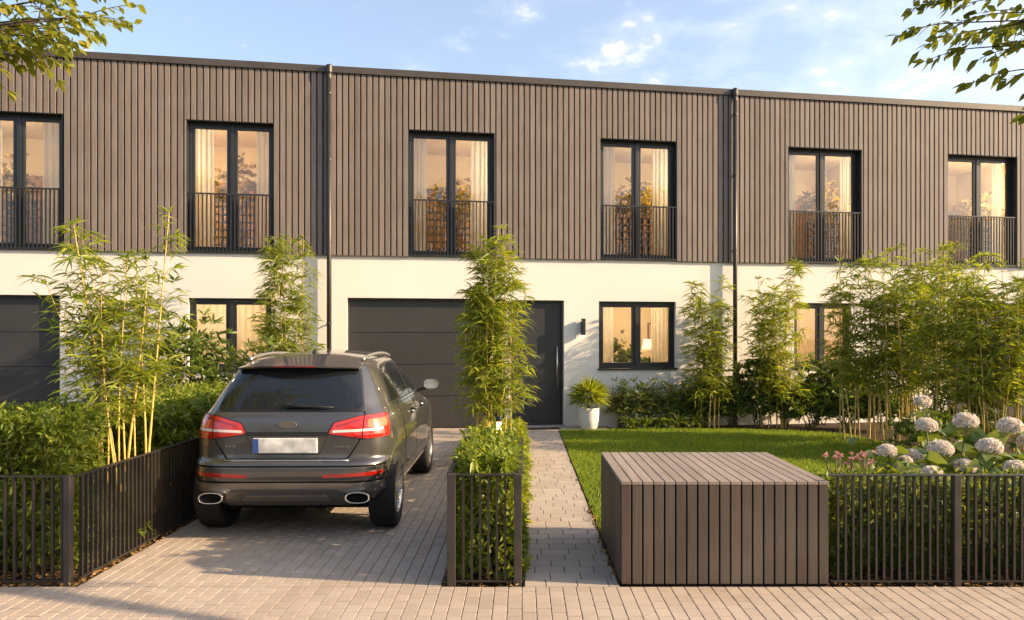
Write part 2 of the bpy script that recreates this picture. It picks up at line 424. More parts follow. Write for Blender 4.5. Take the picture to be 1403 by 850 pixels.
def pavers(name, x0, x1, y0, y1, w, l, mat, along='y', stag='half', gap=.005, clip=None, ch=.003, egap=.0085):
    """one sheet of real chamfered stones with jittered heights over a sand bed"""
    rects = []
    if along == 'y':
        nc = int(round((x1-x0)/w)); w = (x1-x0)/nc
        for i in range(nc):
            off = (l/2 if i % 2 else 0) if stag == 'half' else random.random()*l
            yy = y0 - off
            while yy < y1:
                rects.append((x0+i*w, x0+(i+1)*w, max(y0, yy), min(y1, yy+l))); yy += l
    else:
        nr = int(round((y1-y0)/w)); w = (y1-y0)/nr
        for i in range(nr):
            off = (l/2 if i % 2 else 0) if stag == 'half' else random.random()*l
            xx = x0 - off
            while xx < x1:
                rects.append((max(x0, xx), min(x1, xx+l), y0+i*w, y0+(i+1)*w)); xx += l
    rects = [r for r in rects if r[1]-r[0] > .03 and r[3]-r[2] > .03]
    Rr = np.array(rects); n = len(Rr)
    x0_, x1_, y0_, y1_ = (Rr[:, i] for i in range(4))
    gx, gy = (gap/2, egap/2) if along == 'y' else (egap*.35, egap/2); z = rng.normal(0, .0006, n); tx, ty = rng.normal(0, .0018, n), rng.normal(0, .0018, n)
    cx, cy = (x0_+x1_)/2, (y0_+y1_)/2
    def ring(ins, dz):
        out = []
        ix, iy = gx+ins, gy+ins
        for sx, sy in ((x0_+ix, y0_+iy), (x1_-ix, y0_+iy), (x1_-ix, y1_-iy), (x0_+ix, y1_-iy)):
            out.append(np.stack([sx, sy, z + dz + (sx-cx)*tx + (sy-cy)*ty], 1))
        return out
    V = np.stack(ring(0, -.022) + ring(0, -ch) + ring(ch, 0), 1).reshape(-1, 3)
    lp = []
    for r in (0, 4):
        for q in range(4): lp += [r+q, r+(q+1) % 4, r+4+(q+1) % 4, r+4+q]
    lp += [8, 9, 10, 11]; lp = np.array(lp)
    me = raw_mesh(name, V, (lp[None]+12*np.arange(n)[:, None]).ravel(), np.full(n*9, 4))
    o = tag(link(name, me, mat), kind='structure')
    return o
pavers('pavement', -9, 9, 3.26, 5.60, .100, .140, M['paver'])
pavers('driveway', -3.30, -.60, 5.605, 15.35, .100, .140, M['paver'])
pavers('garden_path', .02, .725, 5.605, 15.0, .165, .235, M['slab'], 'x', 'rand')
pavers('door_apron', -.5, 1.75, 15.005, 16.2, .19, .30, M['slab'], 'x', 'rand')
sheet('joint_bed', -9, 9, 3.24, 5.603, -.009, M['joint'])
sheet('driveway_bed', -3.32, -.58, 5.603, 15.6, -.0095, M['joint'])
sheet('path_bed', .01, .735, 5.603, 15.0, -.010, M['joint'])
sheet('apron_bed', -.56, 1.78, 15.0, 16.4, -.0105, M['joint'])
# lawn: an outline with a curved far right edge, and real blades on it
lawn_out = [(.745, 5.66), (2.6, 5.9), (4.2, 6.9), (5.6, 9.2), (6.4, 11.4), (6.5, 13.0), (6.1, 14.3), (5.2, 14.95), (3.0, 15.30), (1.80, 15.20), (1.80, 15.0), (.745, 15.0)]
lm = MB(); lm.add([(x, y, -.004) for x, y in lawn_out], [tuple(range(len(lawn_out)))])
tag(lm.build('lawn', M['turf']), kind='structure')
def inside(px, py, poly):
    c = np.zeros(len(px), bool); j = len(poly)-1
    for i in range(len(poly)):
        xi, yi = poly[i]; xj, yj = poly[j]
        t = ((yi > py) != (yj > py)) & (px < (xj-xi)*(py-yi)/(yj-yi+1e-12)+xi); c ^= t; j = i
    return c
def grass(name, poly, n, h, w, mat, extra=None):
    xs = rng.uniform(min(p[0] for p in poly), max(p[0] for p in poly), n*2); ys = rng.uniform(min(p[1] for p in poly), max(p[1] for p in poly), n*2)
    ok = inside(xs, ys, poly); xs, ys = xs[ok][:n], ys[ok][:n]; n = len(xs)
    th = rng.uniform(0, np.pi, n); hh = h*rng.uniform(.55, 1.25, n)*(1+.30*np.sin(xs*3.1+ys)*np.sin(ys*2.3)); lx, ly = rng.normal(0, .45, n)*hh, rng.normal(0, .45, n)*hh
    ww = w*rng.uniform(.7, 1.3, n)/2; b = np.stack([xs, ys, np.full(n, -.004)], 1)
    s = np.stack([np.cos(th)*ww, np.sin(th)*ww, np.zeros(n)], 1)
    mid = b + np.stack([lx*.35, ly*.35, hh*.6], 1); tip = b + np.stack([lx, ly, hh], 1)
    V = np.stack([b-s, b+s, mid+s*.75, mid-s*.75, tip], 1).reshape(-1, 3)
    lp = np.array([0,1,2,3, 3,2,4])
    me = raw_mesh(name, V, (lp[None]+5*np.arange(n)[:, None]).ravel(), np.tile([4, 3], n))
    return tag(link(name, me, mat), kind='stuff')
grass('grass', lawn_out, 95000, .045, .0075, M['grassblade'])
# dry litter along the feet of the fences and box
def litter(name, areas, dens):
    lv = Leaves()
    for (x0, x1, y0, y1) in areas:
        n = int(dens*(x1-x0)*(y1-y0)); P = np.stack([rng.uniform(x0, x1, n), rng.uniform(y0, y1, n), rng.uniform(-.01, .022, n)], 1)
        D = np.stack([rng.normal(size=n), rng.normal(size=n), rng.normal(0, .25, n)], 1)
        lv.add(P, D, rng.uniform(.02, .055, n), rng.uniform(.008, .02, n), .1)
    return tag(lv.build(name, M['litter'], fold=.5), kind='stuff')
litter('leaf_litter', [(-5.2, -3.30, 5.6, 6.3), (-3.42, -3.29, 5.6, 12), (-.60, .02, 5.6, 6.5), (2.28, 5.5, 5.6, 6.6), (.69, .745, 5.6, 8.2), (-.02, .03, 6.5, 12)], 900)

# ================================================================ THE HOUSES
ZC = 3.47; ZR = 7.06                              # foot of the cladding, top of the cladding
WZ0, WZ1 = 3.478, 6.00                             # upper windows
def holes_faces(mb, x0, x1, z0, z1, y, holes, depth, inner=None):
    xs = sorted({x0, x1} | {h[0] for h in holes} | {h[1] for h in holes}); zs = sorted({z0, z1} | {h[2] for h in holes} | {h[3] for h in holes})
    xs = [v for v in xs if x0 <= v <= x1]; zs = [v for v in zs if z0 <= v <= z1]
    for i in range(len(xs)-1):
        for j in range(len(zs)-1):
            cx, cz = (xs[i]+xs[i+1])/2, (zs[j]+zs[j+1])/2
            if any(h[0] < cx < h[1] and h[2] < cz < h[3] for h in holes): continue
            mb.quad((xs[i], y, zs[j]), (xs[i+1], y, zs[j]), (xs[i+1], y, zs[j+1]), (xs[i], y, zs[j+1]))
    for (a, b, c, d) in holes:
        a_, b_, c_, d_ = max(a, x0), min(b, x1), max(c, z0), min(d, z1)
        mb.quad((a_, y, c_), (a_, y, d_), (a_, y+depth, d_), (a_, y+depth, c_)); mb.quad((b_, y, d_), (b_, y, c_), (b_, y+depth, c_), (b_, y+depth, d_))
        mb.quad((a_, y, d_), (b_, y, d_), (b_, y+depth, d_), (a_, y+depth, d_)); mb.quad((b_, y, c_), (a_, y, c_), (a_, y+depth, c_), (b_, y+depth, c_))

def window_unit(house, x0, x1, z0, z1, y, name='window', sill=False, border=.055):
    """outer frame with a mullion, two sashes, two panes"""
    f = MB(); b = border; d = .075; xm = (x0+x1)/2; mw = .035
    f.box(x0, x0+b, y, y+d, z0, z1); f.box(x1-b, x1, y, y+d, z0, z1)
    f.box(x0+b, x1-b, y, y+d, z1-b, z1); f.box(x0+b, x1-b, y, y+d, z0, z0+b); f.box(xm-mw, xm+mw, y-.006, y+d, z0+b, z1-b)
    w = f.build(name, M['frame'], house, bevel=.004)
    for (a, c) in ((x0+b+.002, xm-mw-.002), (xm+mw+.002, x1-b-.002)):
        s = MB(); q = .062; za, zb = z0+b+.002, z1-b-.002; ys, ye = y+.012, y+.066
        s.box(a, a+q, ys, ye, za, zb); s.box(c-q, c, ys, ye, za, zb); s.box(a+q, c-q, ys, ye, zb-q, zb); s.box(a+q, c-q, ys, ye, za, za+q)
        s.build('sash', M['frame'], w, bevel=.005)
        p = MB(); p.quad((a+q, y+.04, za+q), (c-q, y+.04, za+q), (c-q, y+.04, zb-q), (a+q, y+.04, zb-q)); p.build('pane', M['glass'], w)
    if sill:
        s = MB(); s.box(x0-.03, x1+.03, -.045, y-.003, z0-.035, z0-.002); s.build('sill', M['frame'], w, bevel=.004)
    return w
bar_mesh = MB(); bar_mesh.box(-.010, .010, -.012, .012, 0, 1.0); bar_mesh = bar_mesh.mesh('railing_bar'); bar_mesh.materials.append(M['frame'])
def railing(house, x0, x1, z0, z1):
    r = MB(); y = -.022
    r.box(x0+.002, x1-.002, y-.022, y+.022, z1-.026, z1); r.box(x0+.002, x1-.002, y-.020, y+.020, z0, z0+.014)
    xm = (x0+x1)/2
    for x in (x0+.012, xm, x1-.012): r.box(x-.010, x+.010, y-.020, y+.020, z0+.0145, z1-.0265)
    o = r.build('balcony_railing', M['frame'], house)
    n = max(10, int(round((x1-x0)/.073))); 
    for i in range(1, n):
        x = x0 + (x1-x0)*i/n
        if abs(x-xm) < .03: continue
        b = bpy.data.objects.new('bar', bar_mesh); col.objects.link(b); b.parent = o; b.location = (x, y, z0+.0142); b.scale = (1, 1, z1-z0-.0406)
    return o
def room(house, x0, x1, z0, z1, y0=.20, depth=3.3, mat=None):
    m = MB(); y1 = y0+depth
    m.quad((x0,y1,z0),(x1,y1,z0),(x1,y1,z1),(x0,y1,z1), 0); m.quad((x0,y0,z0),(x0,y1,z0),(x0,y1,z1),(x0,y0,z1), 0)
    m.quad((x1,y1,z0),(x1,y0,z0),(x1,y0,z1),(x1,y1,z1), 0); m.quad((x0,y0,z1),(x0,y1,z1),(x1,y1,z1),(x1,y0,z1), 0)
    m.quad((x0,y0,z0),(x1,y0,z0),(x1,y1,z0),(x0,y1,z0), 1)
    return m.build('room', [mat or M['plaster'], M['roomfloor']], house)
def room_lamp(name, u, inn, z, watts, colr=(1.0, .70, .38), rad=.12):
    l = bpy.data.lights.new(name, 'POINT'); l.energy = watts; l.color = colr; l.shadow_soft_size = rad
    o = bpy.data.objects.new(name, l); col.objects.link(o); o.location = fac(u, -inn, z); return o
def curtain(label, u0, u1, z0, z1, inn, folds=7, amp=.035):
    """hung cloth in folds, on its own rail inside the window"""
    t = thing('curtain', label, 'curtain', fac((u0+u1)/2, -inn, z0), TH, 'curtains in the windows')
    w = u1-u0; nx = folds*10; nz = 10; vs = []; fs = []
    ph = random.random()*6
    for j in range(nz+1):
        k = j/nz
        for i in range(nx+1):
            s = i/nx; a = amp*(1.15-.5*k)
            vs.append((-w/2 + w*s + .012*math.sin(s*folds*4.1+ph)*(1-k), a*math.sin(s*folds*2*math.pi+.6*math.sin(s*9+ph)+.25*(1-k)), (z1-z0)*k))
    for j in range(nz):
        for i in range(nx): q = j*(nx+1)+i; fs.append((q, q+1, q+nx+2, q+nx+1))
    mb = MB(); mb.add(vs, fs); mb.build('cloth', M['curtain'], t, smooth=True)
    r = MB(); r.tube([(-w/2-.03, 0, z1-z0+.012), (w/2+.03, 0, z1-z0+.012)], .011, 8); r.build('rail', M['steel'], t)
    return t

HW = U(1004) - U(452)                             # width of one house
def house(label, u0, u1, uppers, lowers, garages, door=None, pipe=True):
    t = thing('terraced_house', label, 'house', fac(u0), TH, 'houses of the terrace')
    W = u1-u0; l = lambda a: a-u0
    UH = [(l(a), l(b), WZ0, WZ1) for a, b in uppers]
    LH = [(l(a), l(b), z0, z1) for a, b, z0, z1 in lowers]; GH = [(l(a), l(b), -.06, z) for a, b, z in garages]
    DH = [(l(door[0]), l(door[1]), -.06, door[2])] if door else []
    w = MB(); holes_faces(w, 0, W, -.06, ZC+.02, 0.0, LH+GH+DH, .17); w.build('wall', M['stucco'], t)
    b = MB(); holes_faces(b, 0, W, ZC+.004, ZR+.02, -.012, UH, .20)
    b.quad((0, -.060, ZC), (0, .0, ZC), (W, .0, ZC), (W, -.060, ZC)); b.build('backing_wall', M['membrane'], t)
    # timber boards on the upper storey: three lifts, cut round the windows
    c = MB(); pitch = .1165; n = int(round((W-.02)/pitch)); pitch = (W-.02)/n
    for i in range(n):
        x0 = .01+i*pitch+.0135; x1 = x0+pitch-.027; spans = [(ZC-.015, ZR, x0, x1)]
        for (a, bb, z0, z1) in UH:
            if x1 > a+.002 and x0 < bb-.002:
                spans = [(ZC-.015, z0-.014, x0, x1), (z1, ZR, x0, x1)]
                if x0 < a-.012: spans.append((z0-.014, z1, x0, a-.002))
                if x1 > bb+.012: spans.append((z0-.014, z1, bb+.002, x1))
        yj = random.uniform(-.0015, .0015)
        for s in spans:
            if s[1]-s[0] < .03: continue
            cuts = [s[0]] + [] + [s[1]]
            for q in range(len(cuts)-1):
                c.box(s[2], s[3], -.058+yj, -.016, cuts[q]+(.0008 if q else 0), cuts[q+1]-.0008)
    c.build('cladding', M['board'], t, bevel=.003, seg=1)
    rf = MB(); rf.box(0.004, W-.004, -.085, .30, ZR+.005, ZR+.115); rf.box(0.004, W-.004, -.095, -.078, ZR-.02, ZR+.10)
    rf.build('coping', M['coping'], t, bevel=.004)
    rf = MB(); rf.box(.0, W, .30, 9.0, ZR-.1, ZR+.02); rf.box(0, W, 8.85, 9.0, -.05, ZR-.1); rf.box(0, .12, .3, 8.85, -.05, ZR-.1); rf.box(W-.12, W, .3, 8.85, -.05, ZR-.1)
    rf.build('roof', M['coping'], t)
    for (a, bb, z0, z1) in UH:
        window_unit(t, a+.003, bb-.003, z0+.002, z1-.003, .10); railing(t, a, bb, z0+.015, 4.615)
        ln = MB()                                                      # metal lining of the deep opening
        ln.box(a-.001, a+.012, -.045, .10, z0, z1); ln.box(bb-.012, bb+.001, -.045, .10, z0, z1); ln.box(a+.012, bb-.012, -.045, .10, z1-.012, z1+.001); ln.box(a, bb, -.05, .10, z0-.012, z0+.010)
        ln.build('window_lining', M['frame'], t)
        sk_ = skew(u0+(a+bb)/2); room(t, a-(.45 if sk_ > 0 else 1.35), bb+(1.35 if sk_ > 0 else .45), 3.45, 6.35)
    for (a, bb, z0, z1) in LH:
        window_unit(t, a+.003, bb-.003, z0+.003, z1-.003, .085, sill=True); sk_ = skew(u0+(a+bb)/2); room(t, a-(.45 if sk_ > 0 else 1.1), bb+(1.12 if sk_ > 0 else .45), .05, 2.95, mat=M['kitchen_plaster'] if door else None)
    for (a, bb, _, z1) in GH:
        g = MB(); y = .135; nP = 4; zz = np.linspace(.0, z1-.04, nP+1)
        g.box(a, a+.045, y-.02, y+.05, 0, z1); g.box(bb-.045, bb, y-.02, y+.05, 0, z1); g.box(a+.045, bb-.045, y-.02, y+.05, z1-.05, z1)
        for i in range(nP): g.box(a+.047, bb-.047, y+.004, y+.05, zz[i]+.006, zz[i+1]-.006 if i < nP-1 else z1-.052)
        g.box(a+.047, bb-.047, y+.03, y+.06, 0, z1-.05)
        g.build('garage_door', M['garage'], t, bevel=.004)
    if door:
        a, bb, z1 = l(door[0]), l(door[1]), door[2]; y = .12
        d = MB(); d.box(a, a+.05, y-.01, y+.06, .02, z1); d.box(bb-.05, bb, y-.01, y+.06, .02, z1); d.box(a+.05, bb-.05, y-.01, y+.06, z1-.05, z1)
        d.box(a+.053, bb-.053, y+.010, y+.06, .06, z1-.053); d.box(a+.05, bb-.05, y-.004, y+.06, .02, .057)
        dd = d.build('front_door', M['door'], t, bevel=.004)
        h = MB(); x = bb-.135; h.tube([(x, y-.055, .80), (x, y-.055, 1.66)], .013, 12)
        for z in (.92, 1.54): h.tube([(x, y-.055, z), (x, y+.012, z)], .009, 10)
        h.build('handle', M['steel'], dd, smooth=True)
        s = MB(); s.box(a-.02, bb+.02, -.16, .11, -.005, .018); s.build('threshold', M['kerb'], t, bevel=.006)
    if pipe:
        p = MB(); x = W-.005; y = -.125
        p.tube([(x, y, -.02), (x, y, ZR-.10)], .046, 16)
        dp = p.build('downpipe', M['pipe'], t, smooth=False)
        for pl in dp.data.polygons: pl.use_smooth = len(pl.vertices) == 4
        h = MB(); h.lathe([(.001, ZR-.16), (.050, ZR-.16), (.052, ZR-.08), (.066, ZR-.03), (.066, ZR+.085), (.05, ZR+.115), (.001, ZR+.118)], 16, c=(x, y, 0)); h.build('pipe_hopper', M['pipe'], dp, smooth=False, bevel=.004)
        for z in (.5, 2.1, 3.7, 5.3, 6.6):
            h = MB(); h.lathe([(.048, z), (.054, z), (.054, z+.03), (.048, z+.03)], 16, c=(x, y, 0)); h.box(x-.012, x+.012, y+.05, -.017 if z > ZC else -.001, z+.005, z+.025); h.build('pipe_clip', M['pipe'], dp)
    return t
uA, uB, uC = U(452)-HW, U(452), U(1004)
W2 = (U(256), U(376)); W1 = (U(87)-(W2[1]-W2[0]), U(87)); W3 = (U(559), U(677)); W4 = (U(821.5), U(926)); W5 = (U(1078), U(1178.5)); W6 = (U(1296), U(1391))
LA, LB, LC = (U(258), U(372), 1.21, 2.60), (U(820.5), U(926), 1.19, 2.60), (U(1088), U(1166), 1.19, 2.60)
house('terraced house on the left, its garage door cut off by the picture edge', uA, uB, [W1, W2], [LA], [(U(82)-3.1, U(82), 2.63)])
house('middle terraced house with front door, garage behind the car and lit kitchen window', uB, uC, [W3, W4], [LB], [(U(476), U(692), 2.63)], (U(700), U(773), 2.61))
house('terraced house on the right, ground floor hidden by tall bamboo', uC, uC+HW, [W5, W6], [LC], [(U(1297), U(1297)+3.0, 2.63)], pipe=False)

# ---- behind the panes
def reflect_lattice(label, u, inn, z, w, h):  # lattice added indoors to imitate reflections in the upper panes
    t = thing('reflection_lattice', label, 'shelf', indoor(u, inn, z), TH, 'lattices imitating reflections behind the upper railings'); m = MB()
    nx, nz = max(4, int(w/.15)), max(4, int(h/.15)); d = .16
    for i in range(nx+1): m.box(-w/2+w*i/nx-.014, -w/2+w*i/nx+.014, 0, d, 0, h)
    t2 = m.build('upright', M['walnut'], t); m = MB()
    for j in range(nz+1): m.box(-w/2-.014, w/2+.014, -.004, d+.004, h*j/nz-.016, h*j/nz+.016)
    m.build('lattice_board', M['walnut'], t); return t
def board_panel(label, u, inn, z, w, h, mat='oak'):
    t = thing('wall_panel', label, 'wall panel', indoor(u, inn, z), TH, 'timber wall panels in the upper rooms'); m = MB()
    for i in range(6): m.box(-w/2+w*i/6+.004, -w/2+w*(i+1)/6-.004, 0, .04, 0, h)
    m.build('panel', M[mat], t, bevel=.004); return t
specs = [('far left upper window', W1, .36, .45), ('upper window above the left house shrub', W2, .36, .34), ('upper window over the garage', W3, .34, .40), ('upper window over the kitchen window', W4, .38, .36), ('upper window above the bamboo screen', W5, .34, .22), ('far right upper window', W6, .30, .26)]
for i, (nm, (a, b), cl, cr) in enumerate(specs):
    room_lamp('wall_light', (b+.55) if skew((a+b)/2) > 0 else (a-.55), .95, 5.3, (46, 66, 58, 66, 52, 60)[i], ((1.0, .78, .50), (1.0, .74, .44), (1.0, .77, .48), (1.0, .73, .42), (1.0, .78, .5), (1.0, .74, .42))[i])
    curtain('pale sheer curtain gathered at left side of the ' + nm, a+.05, a+.05+cl, 3.58, 6.18, .34, 4, .020)
    curtain('pale sheer curtain gathered at right side of the ' + nm, b-.05-cr, b-.05, 3.58, 6.18, .34, 4, .020)
    reflect_lattice('dark brown lattice imitating tree reflections low behind the ' + nm, (a+b)/2+.05, 1.25, 3.46, (b-a)*(.66 if i in (2, 3, 0) else .5), 1.12)
    board_panel('oak panel on the back wall seen through the ' + nm, (a+b)/2, 3.2, 3.46, 1.7, 2.0)
    if True:
        spiky('leafy stand-in for tree reflections in the ' + nm, 0, 0, 1, 1, 1, 'shrub') if False else None
        p = shrub('golden leafed stand-in for tree reflections behind the ' + nm, 0, 0, 1.25, .6, 1.25, 110, .17, .42, 'reflectleaf', 6, 'house_plant', 'house plant', 'leafy stand-ins for reflections in the upper rooms')  # leaf mass added in place of golden trees mirrored in the glass
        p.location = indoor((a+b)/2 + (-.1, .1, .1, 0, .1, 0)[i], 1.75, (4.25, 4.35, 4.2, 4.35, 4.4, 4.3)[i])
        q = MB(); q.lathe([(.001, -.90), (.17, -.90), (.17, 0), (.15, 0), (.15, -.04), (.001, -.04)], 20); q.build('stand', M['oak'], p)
# left lower window: closed curtains
room_lamp('ceiling_lamp', (LA[0]+LA[1])/2-.2, 1.3, 2.6, 50, (1.0, .76, .46))
mA = (LA[0]+LA[1])/2
curtain('drawn sheer curtain in left half of the left house lower window', LA[0]+.05, mA+.02, 1.0, 2.78, .30, 5, .034)
curtain('drawn sheer curtain in right half of the left house lower window', mA+.03, LA[1]-.05, 1.0, 2.78, .30, 5, .034)
room_lamp('ceiling_lamp', (LC[0]+LC[1])/2, 1.6, 2.6, 45)
curtain('drawn sheer curtain in the right house lower window behind bamboo', LC[0]+.05, LC[1]-.05, 1.0, 2.78, .30, 10, .022)
# middle lower window: curtains drawn back, sofa, plants, table lamp, picture
u0, u1 = LB[0], LB[1]; um = (u0+u1)/2
room_lamp('ceiling_lamp', um+.1, 1.2, 2.7, 50, (1.0, .74, .44))
curtain('pale curtain at left side of the lit kitchen window', u0+.05, u0+.40, .95, 2.78, .30, 4, .03)
curtain('pale curtain at right side of the lit kitchen window', u1-.45, u1-.05, .95, 2.78, .30, 5, .03)
t = thing('sofa', 'cream sofa inside the lit kitchen window', 'sofa', indoor(um-.15, 2.0, .05), TH)
m = MB(); m.box(-.8, .8, -.4, .35, .12, .44); m.build('seat', M['linen'], t, bevel=.05, seg=4); m = MB(); m.box(-.8, .8, .355, .58, .12, 1.50); m.build('backrest', M['linen'], t, bevel=.06, seg=4)
for s in (-1, 1): m = MB(); m.box(s*.92-.11, s*.92+.11, -.4, .55, .12, .62); m.build('armrest', M['linen'], t, bevel=.05, seg=4)
for sx in (-.8, .8):
    for sy in (-.3, .45): m = MB(); m.tube([(sx, sy, 0), (sx, sy, .119)], .025, 8); m.build('leg', M['walnut'], t)
t = thing('table_lamp', 'small lit table lamp inside the kitchen window', 'lamp', indoor(um+.22, 2.9, 1.30), TH)
m = MB(); m.lathe([(.001, 0), (.07, 0), (.07, .02), (.012, .04), (.012, .3), (.001, .3)], 16); m.build('base', M['steel'], t, smooth=True)
m = MB(); m.lathe([(.15, .24), (.10, .50), (.098, .50), (.148, .24)], 20, closed=True); m.build('lamp_shade', emis('lamp_shade_glow', (1.0, .70, .36), 1.1), t, smooth=True)
t = thing('side_table', 'oak side table carrying the lamp inside the window', 'table', indoor(um+.22, 2.9, .05), TH)
m = MB(); m.box(-.25, .25, -.2, .2, 1.21, 1.248); m.build('table_top', M['oak'], t, bevel=.005)
for sx in (-.21, .21):
    for sy in (-.16, .16): m = MB(); m.box(sx-.02, sx+.02, sy-.02, sy+.02, 0, 1.209); m.build('leg', M['oak'], t)
t = thing('picture_frame', 'small dark framed picture on wall inside kitchen window', 'picture', indoor(um+.36, 3.47, 2.0), TH)
m = MB(); m.box(-.17, .17, 0, .03, -.22, .22); m.build('frame', M['walnut'], t, bevel=.004); m = MB(); m.box(-.13, .13, -.004, .02, -.18, .18); m.build('print', M['linen'], t)
for (du, inn, z, w, h, lab) in ((-.42, .75, .80, .42, 1.15, 'tall dark house plant at left inside the kitchen window'), (-.16, 1.3, 1.05, .55, .55, 'bushy house plant left of the mullion inside kitchen window'), (.22, .70, 1.08, .36, .30, 'low leafy plant right of the mullion inside kitchen window')):
    p = shrub(lab, 0, 0, w, w, h, 70, .13, .42, 'shrub', 6, 'house_plant', 'house plant', 'plants inside the kitchen'); p.location = indoor(um+du, inn, z)
    q = MB(); q.lathe([(.001, -z+.06), (.12, -z+.06), (.14, 0), (.12, 0), (.12, -.04), (.001, -.04)], 20); q.build('stand', M['oak'], p)

# ---- on the wall and at the door
t = thing('wall_lamp', 'slim dark cylinder wall lamp between door and kitchen window', 'lamp', fac(U(797.5), 0, 0), TH)
z0, z1 = 1.85+2/65.3, 1.85+25/65.3
m = MB(); m.box(-.035, .035, -.175, -.05, z0, z1); m.build('housing', M['frame'], t, bevel=.01, seg=3)
m = MB(); m.box(-.03, .03, -.05, -.001, z0+.06, z1-.06); m.build('wall_plate', M['frame'], t, bevel=.004)
m = MB(); m.box(-.024, .024, -.155, -.07, z0-.006, z0-.001); m.build('diffuser', emis('wall_lamp_glow', (1, .78, .45), 9), t)
t = thing('doormat', 'dark doormat lying before the front door', 'doormat', fac((U(718)+U(760))/2, .42, .004), TH)
m = MB(); m.box(-.33, .33, -.11, .11, 0, .014); m.build('mat', M['rubber'], t, bevel=.004)
pc = gnd(807, 588)
t = thing('potted_plant', 'spiky round plant in a white tapered pot beside door', 'potted plant', (pc.x, pc.y, 0.002))
m = MB(); m.lathe([(.001, 0), (.135, 0), (.165, .03), (.198, .20), (.205, .37), (.200, .425), (.180, .428), (.182, .38), (.001, .38)], 40); m.build('pot', M['pot'], t, smooth=True)
m = MB(); m.lathe([(.001, .372), (.181, .384)], 24); m.build('potting_soil', M['soil'], t)
lv = Leaves(); v = sph(520, -.45); th = v.copy(); th[:, 2] = th[:, 2]+.12
st_ = MB()
for q_ in range(9): st_.tube([(0, 0, .37), (.05*math.cos(q_), .05*math.sin(q_), .5), (.13*math.cos(q_), .13*math.sin(q_), .64)], [.008, .006, .004], 5, cap=False)
lv.add(np.array([[0, 0, .66]]) + v*np.array([.12, .12, .11]), th, rng.uniform(.28, .42, 520), rng.uniform(.024, .034, 520), rng.uniform(.05, .4, 520)); lv.build('foliage', M['bamboo'], t, twigs=st_, twigmat=M['twig'])

# ================================================================ FENCES AND BOX
def fence(label, loc, rz, length, h, posts, pitch, group='slat fences along the pavement', skip=(), bw=.017, bd=.024, rails=True, name='bar_fence'):
    """flat upright bars under a flat top rail, between square posts"""
    t = thing(name, label, 'fence', loc, rz, group)
    for (x, w) in posts:
        p = MB(); p.box(x-w/2, x+w/2, -.03, .03, -.03, h); p.build('post', M['post'], t, bevel=.004)
    edges = [0] + sorted(x for x, w in posts if 0 < x < length) + [length]
    r = MB(); r.box(0, length, -.022, .022, h-.012, h-.001)
    r.build('rail', M['fence'], t, bevel=.003)
    r = MB(); r.box(0, length, -.018, .018, .025, .037); r.build('rail', M['fence'], t)
    m = MB(); m.box(-bw/2, bw/2, -bd/2, bd/2, .0375, h-.0125); me = m.mesh('fence_bar'); me.materials.append(M['fence'])
    n = int(length/pitch)
    for i in range(1, n):
        x = i*length/n
        if any(abs(x-px) < w/2+.012 for px, w in posts): continue
        o = bpy.data.objects.new('bar', me); col.objects.link(o); o.parent = t; o.location = (x, 0, 0)
    return t
fence('low dark bar fence across the front of left hedge', (-5.06, 5.64, 0), 0, 1.70, .815, [(1.675, .048)], .070)
fence('long dark bar fence between left hedge and driveway', (-3.345, 5.668, 0), math.pi/2, 6.5, .815, [(6.5, .06), (3.25, .05)], .0665)
fence('narrow bar fence in front of the planter between driveway and path', (-.56, 5.64, 0), 0, .56, .83, [(.035, .062), (.53, .058)], .062)
fence('bar fence on the driveway side of the narrow planter', (-.545, 5.70, 0), math.pi/2, 2.0, .83, [(2.0, .05)], .08)
fence('bar fence on the path side of the narrow planter', (-.012, 5.70, 0), math.pi/2, 1.9, .83, [(1.9, .05)], .08)
fence('dark bar fence right of the slatted box before the hydrangea', (2.30, 5.64, 0), 0, 3.2, .825, [(.94, .052), (2.9, .052)], .0565)

t = thing('slatted_box', 'low brown slatted storage box at the pavement edge', 'storage box', (.735, 5.62, 0))
bw_, bd_, bh_ = 1.553, 1.40, .776
n = 19; pw = bw_/n
m = MB()
for i in range(n): m.box(i*pw+.0068, (i+1)*pw-.0068, 0, .026, .012, bh_-.030)
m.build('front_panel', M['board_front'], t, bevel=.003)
m = MB(); ns = 17; ps = (bd_-.03)/ns
for i in range(ns): m.box(0, .024, .030+i*ps+.004, .030+(i+1)*ps-.004, .012, bh_-.030)
m.build('side_panel', M['board_front'], t, bevel=.003)
m = MB()
for i in range(ns): m.box(bw_-.024, bw_, .030+i*ps+.004, .030+(i+1)*ps-.004, .012, bh_-.030)
m.build('side_panel', M['board_front'], t, bevel=.003)
m = MB()
for i in range(n): m.box(i*pw+.0045, (i+1)*pw-.0045, bd_, bd_+.024, .012, bh_-.030)
m.build('back_panel', M['board_front'], t, bevel=.003)
m = MB()
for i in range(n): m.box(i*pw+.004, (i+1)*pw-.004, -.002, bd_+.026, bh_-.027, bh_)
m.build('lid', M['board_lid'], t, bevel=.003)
m = MB(); m.box(.028, bw_-.028, .030, bd_-.004, -.01, bh_-.032); m.build('inner_case', M['membrane'], t)

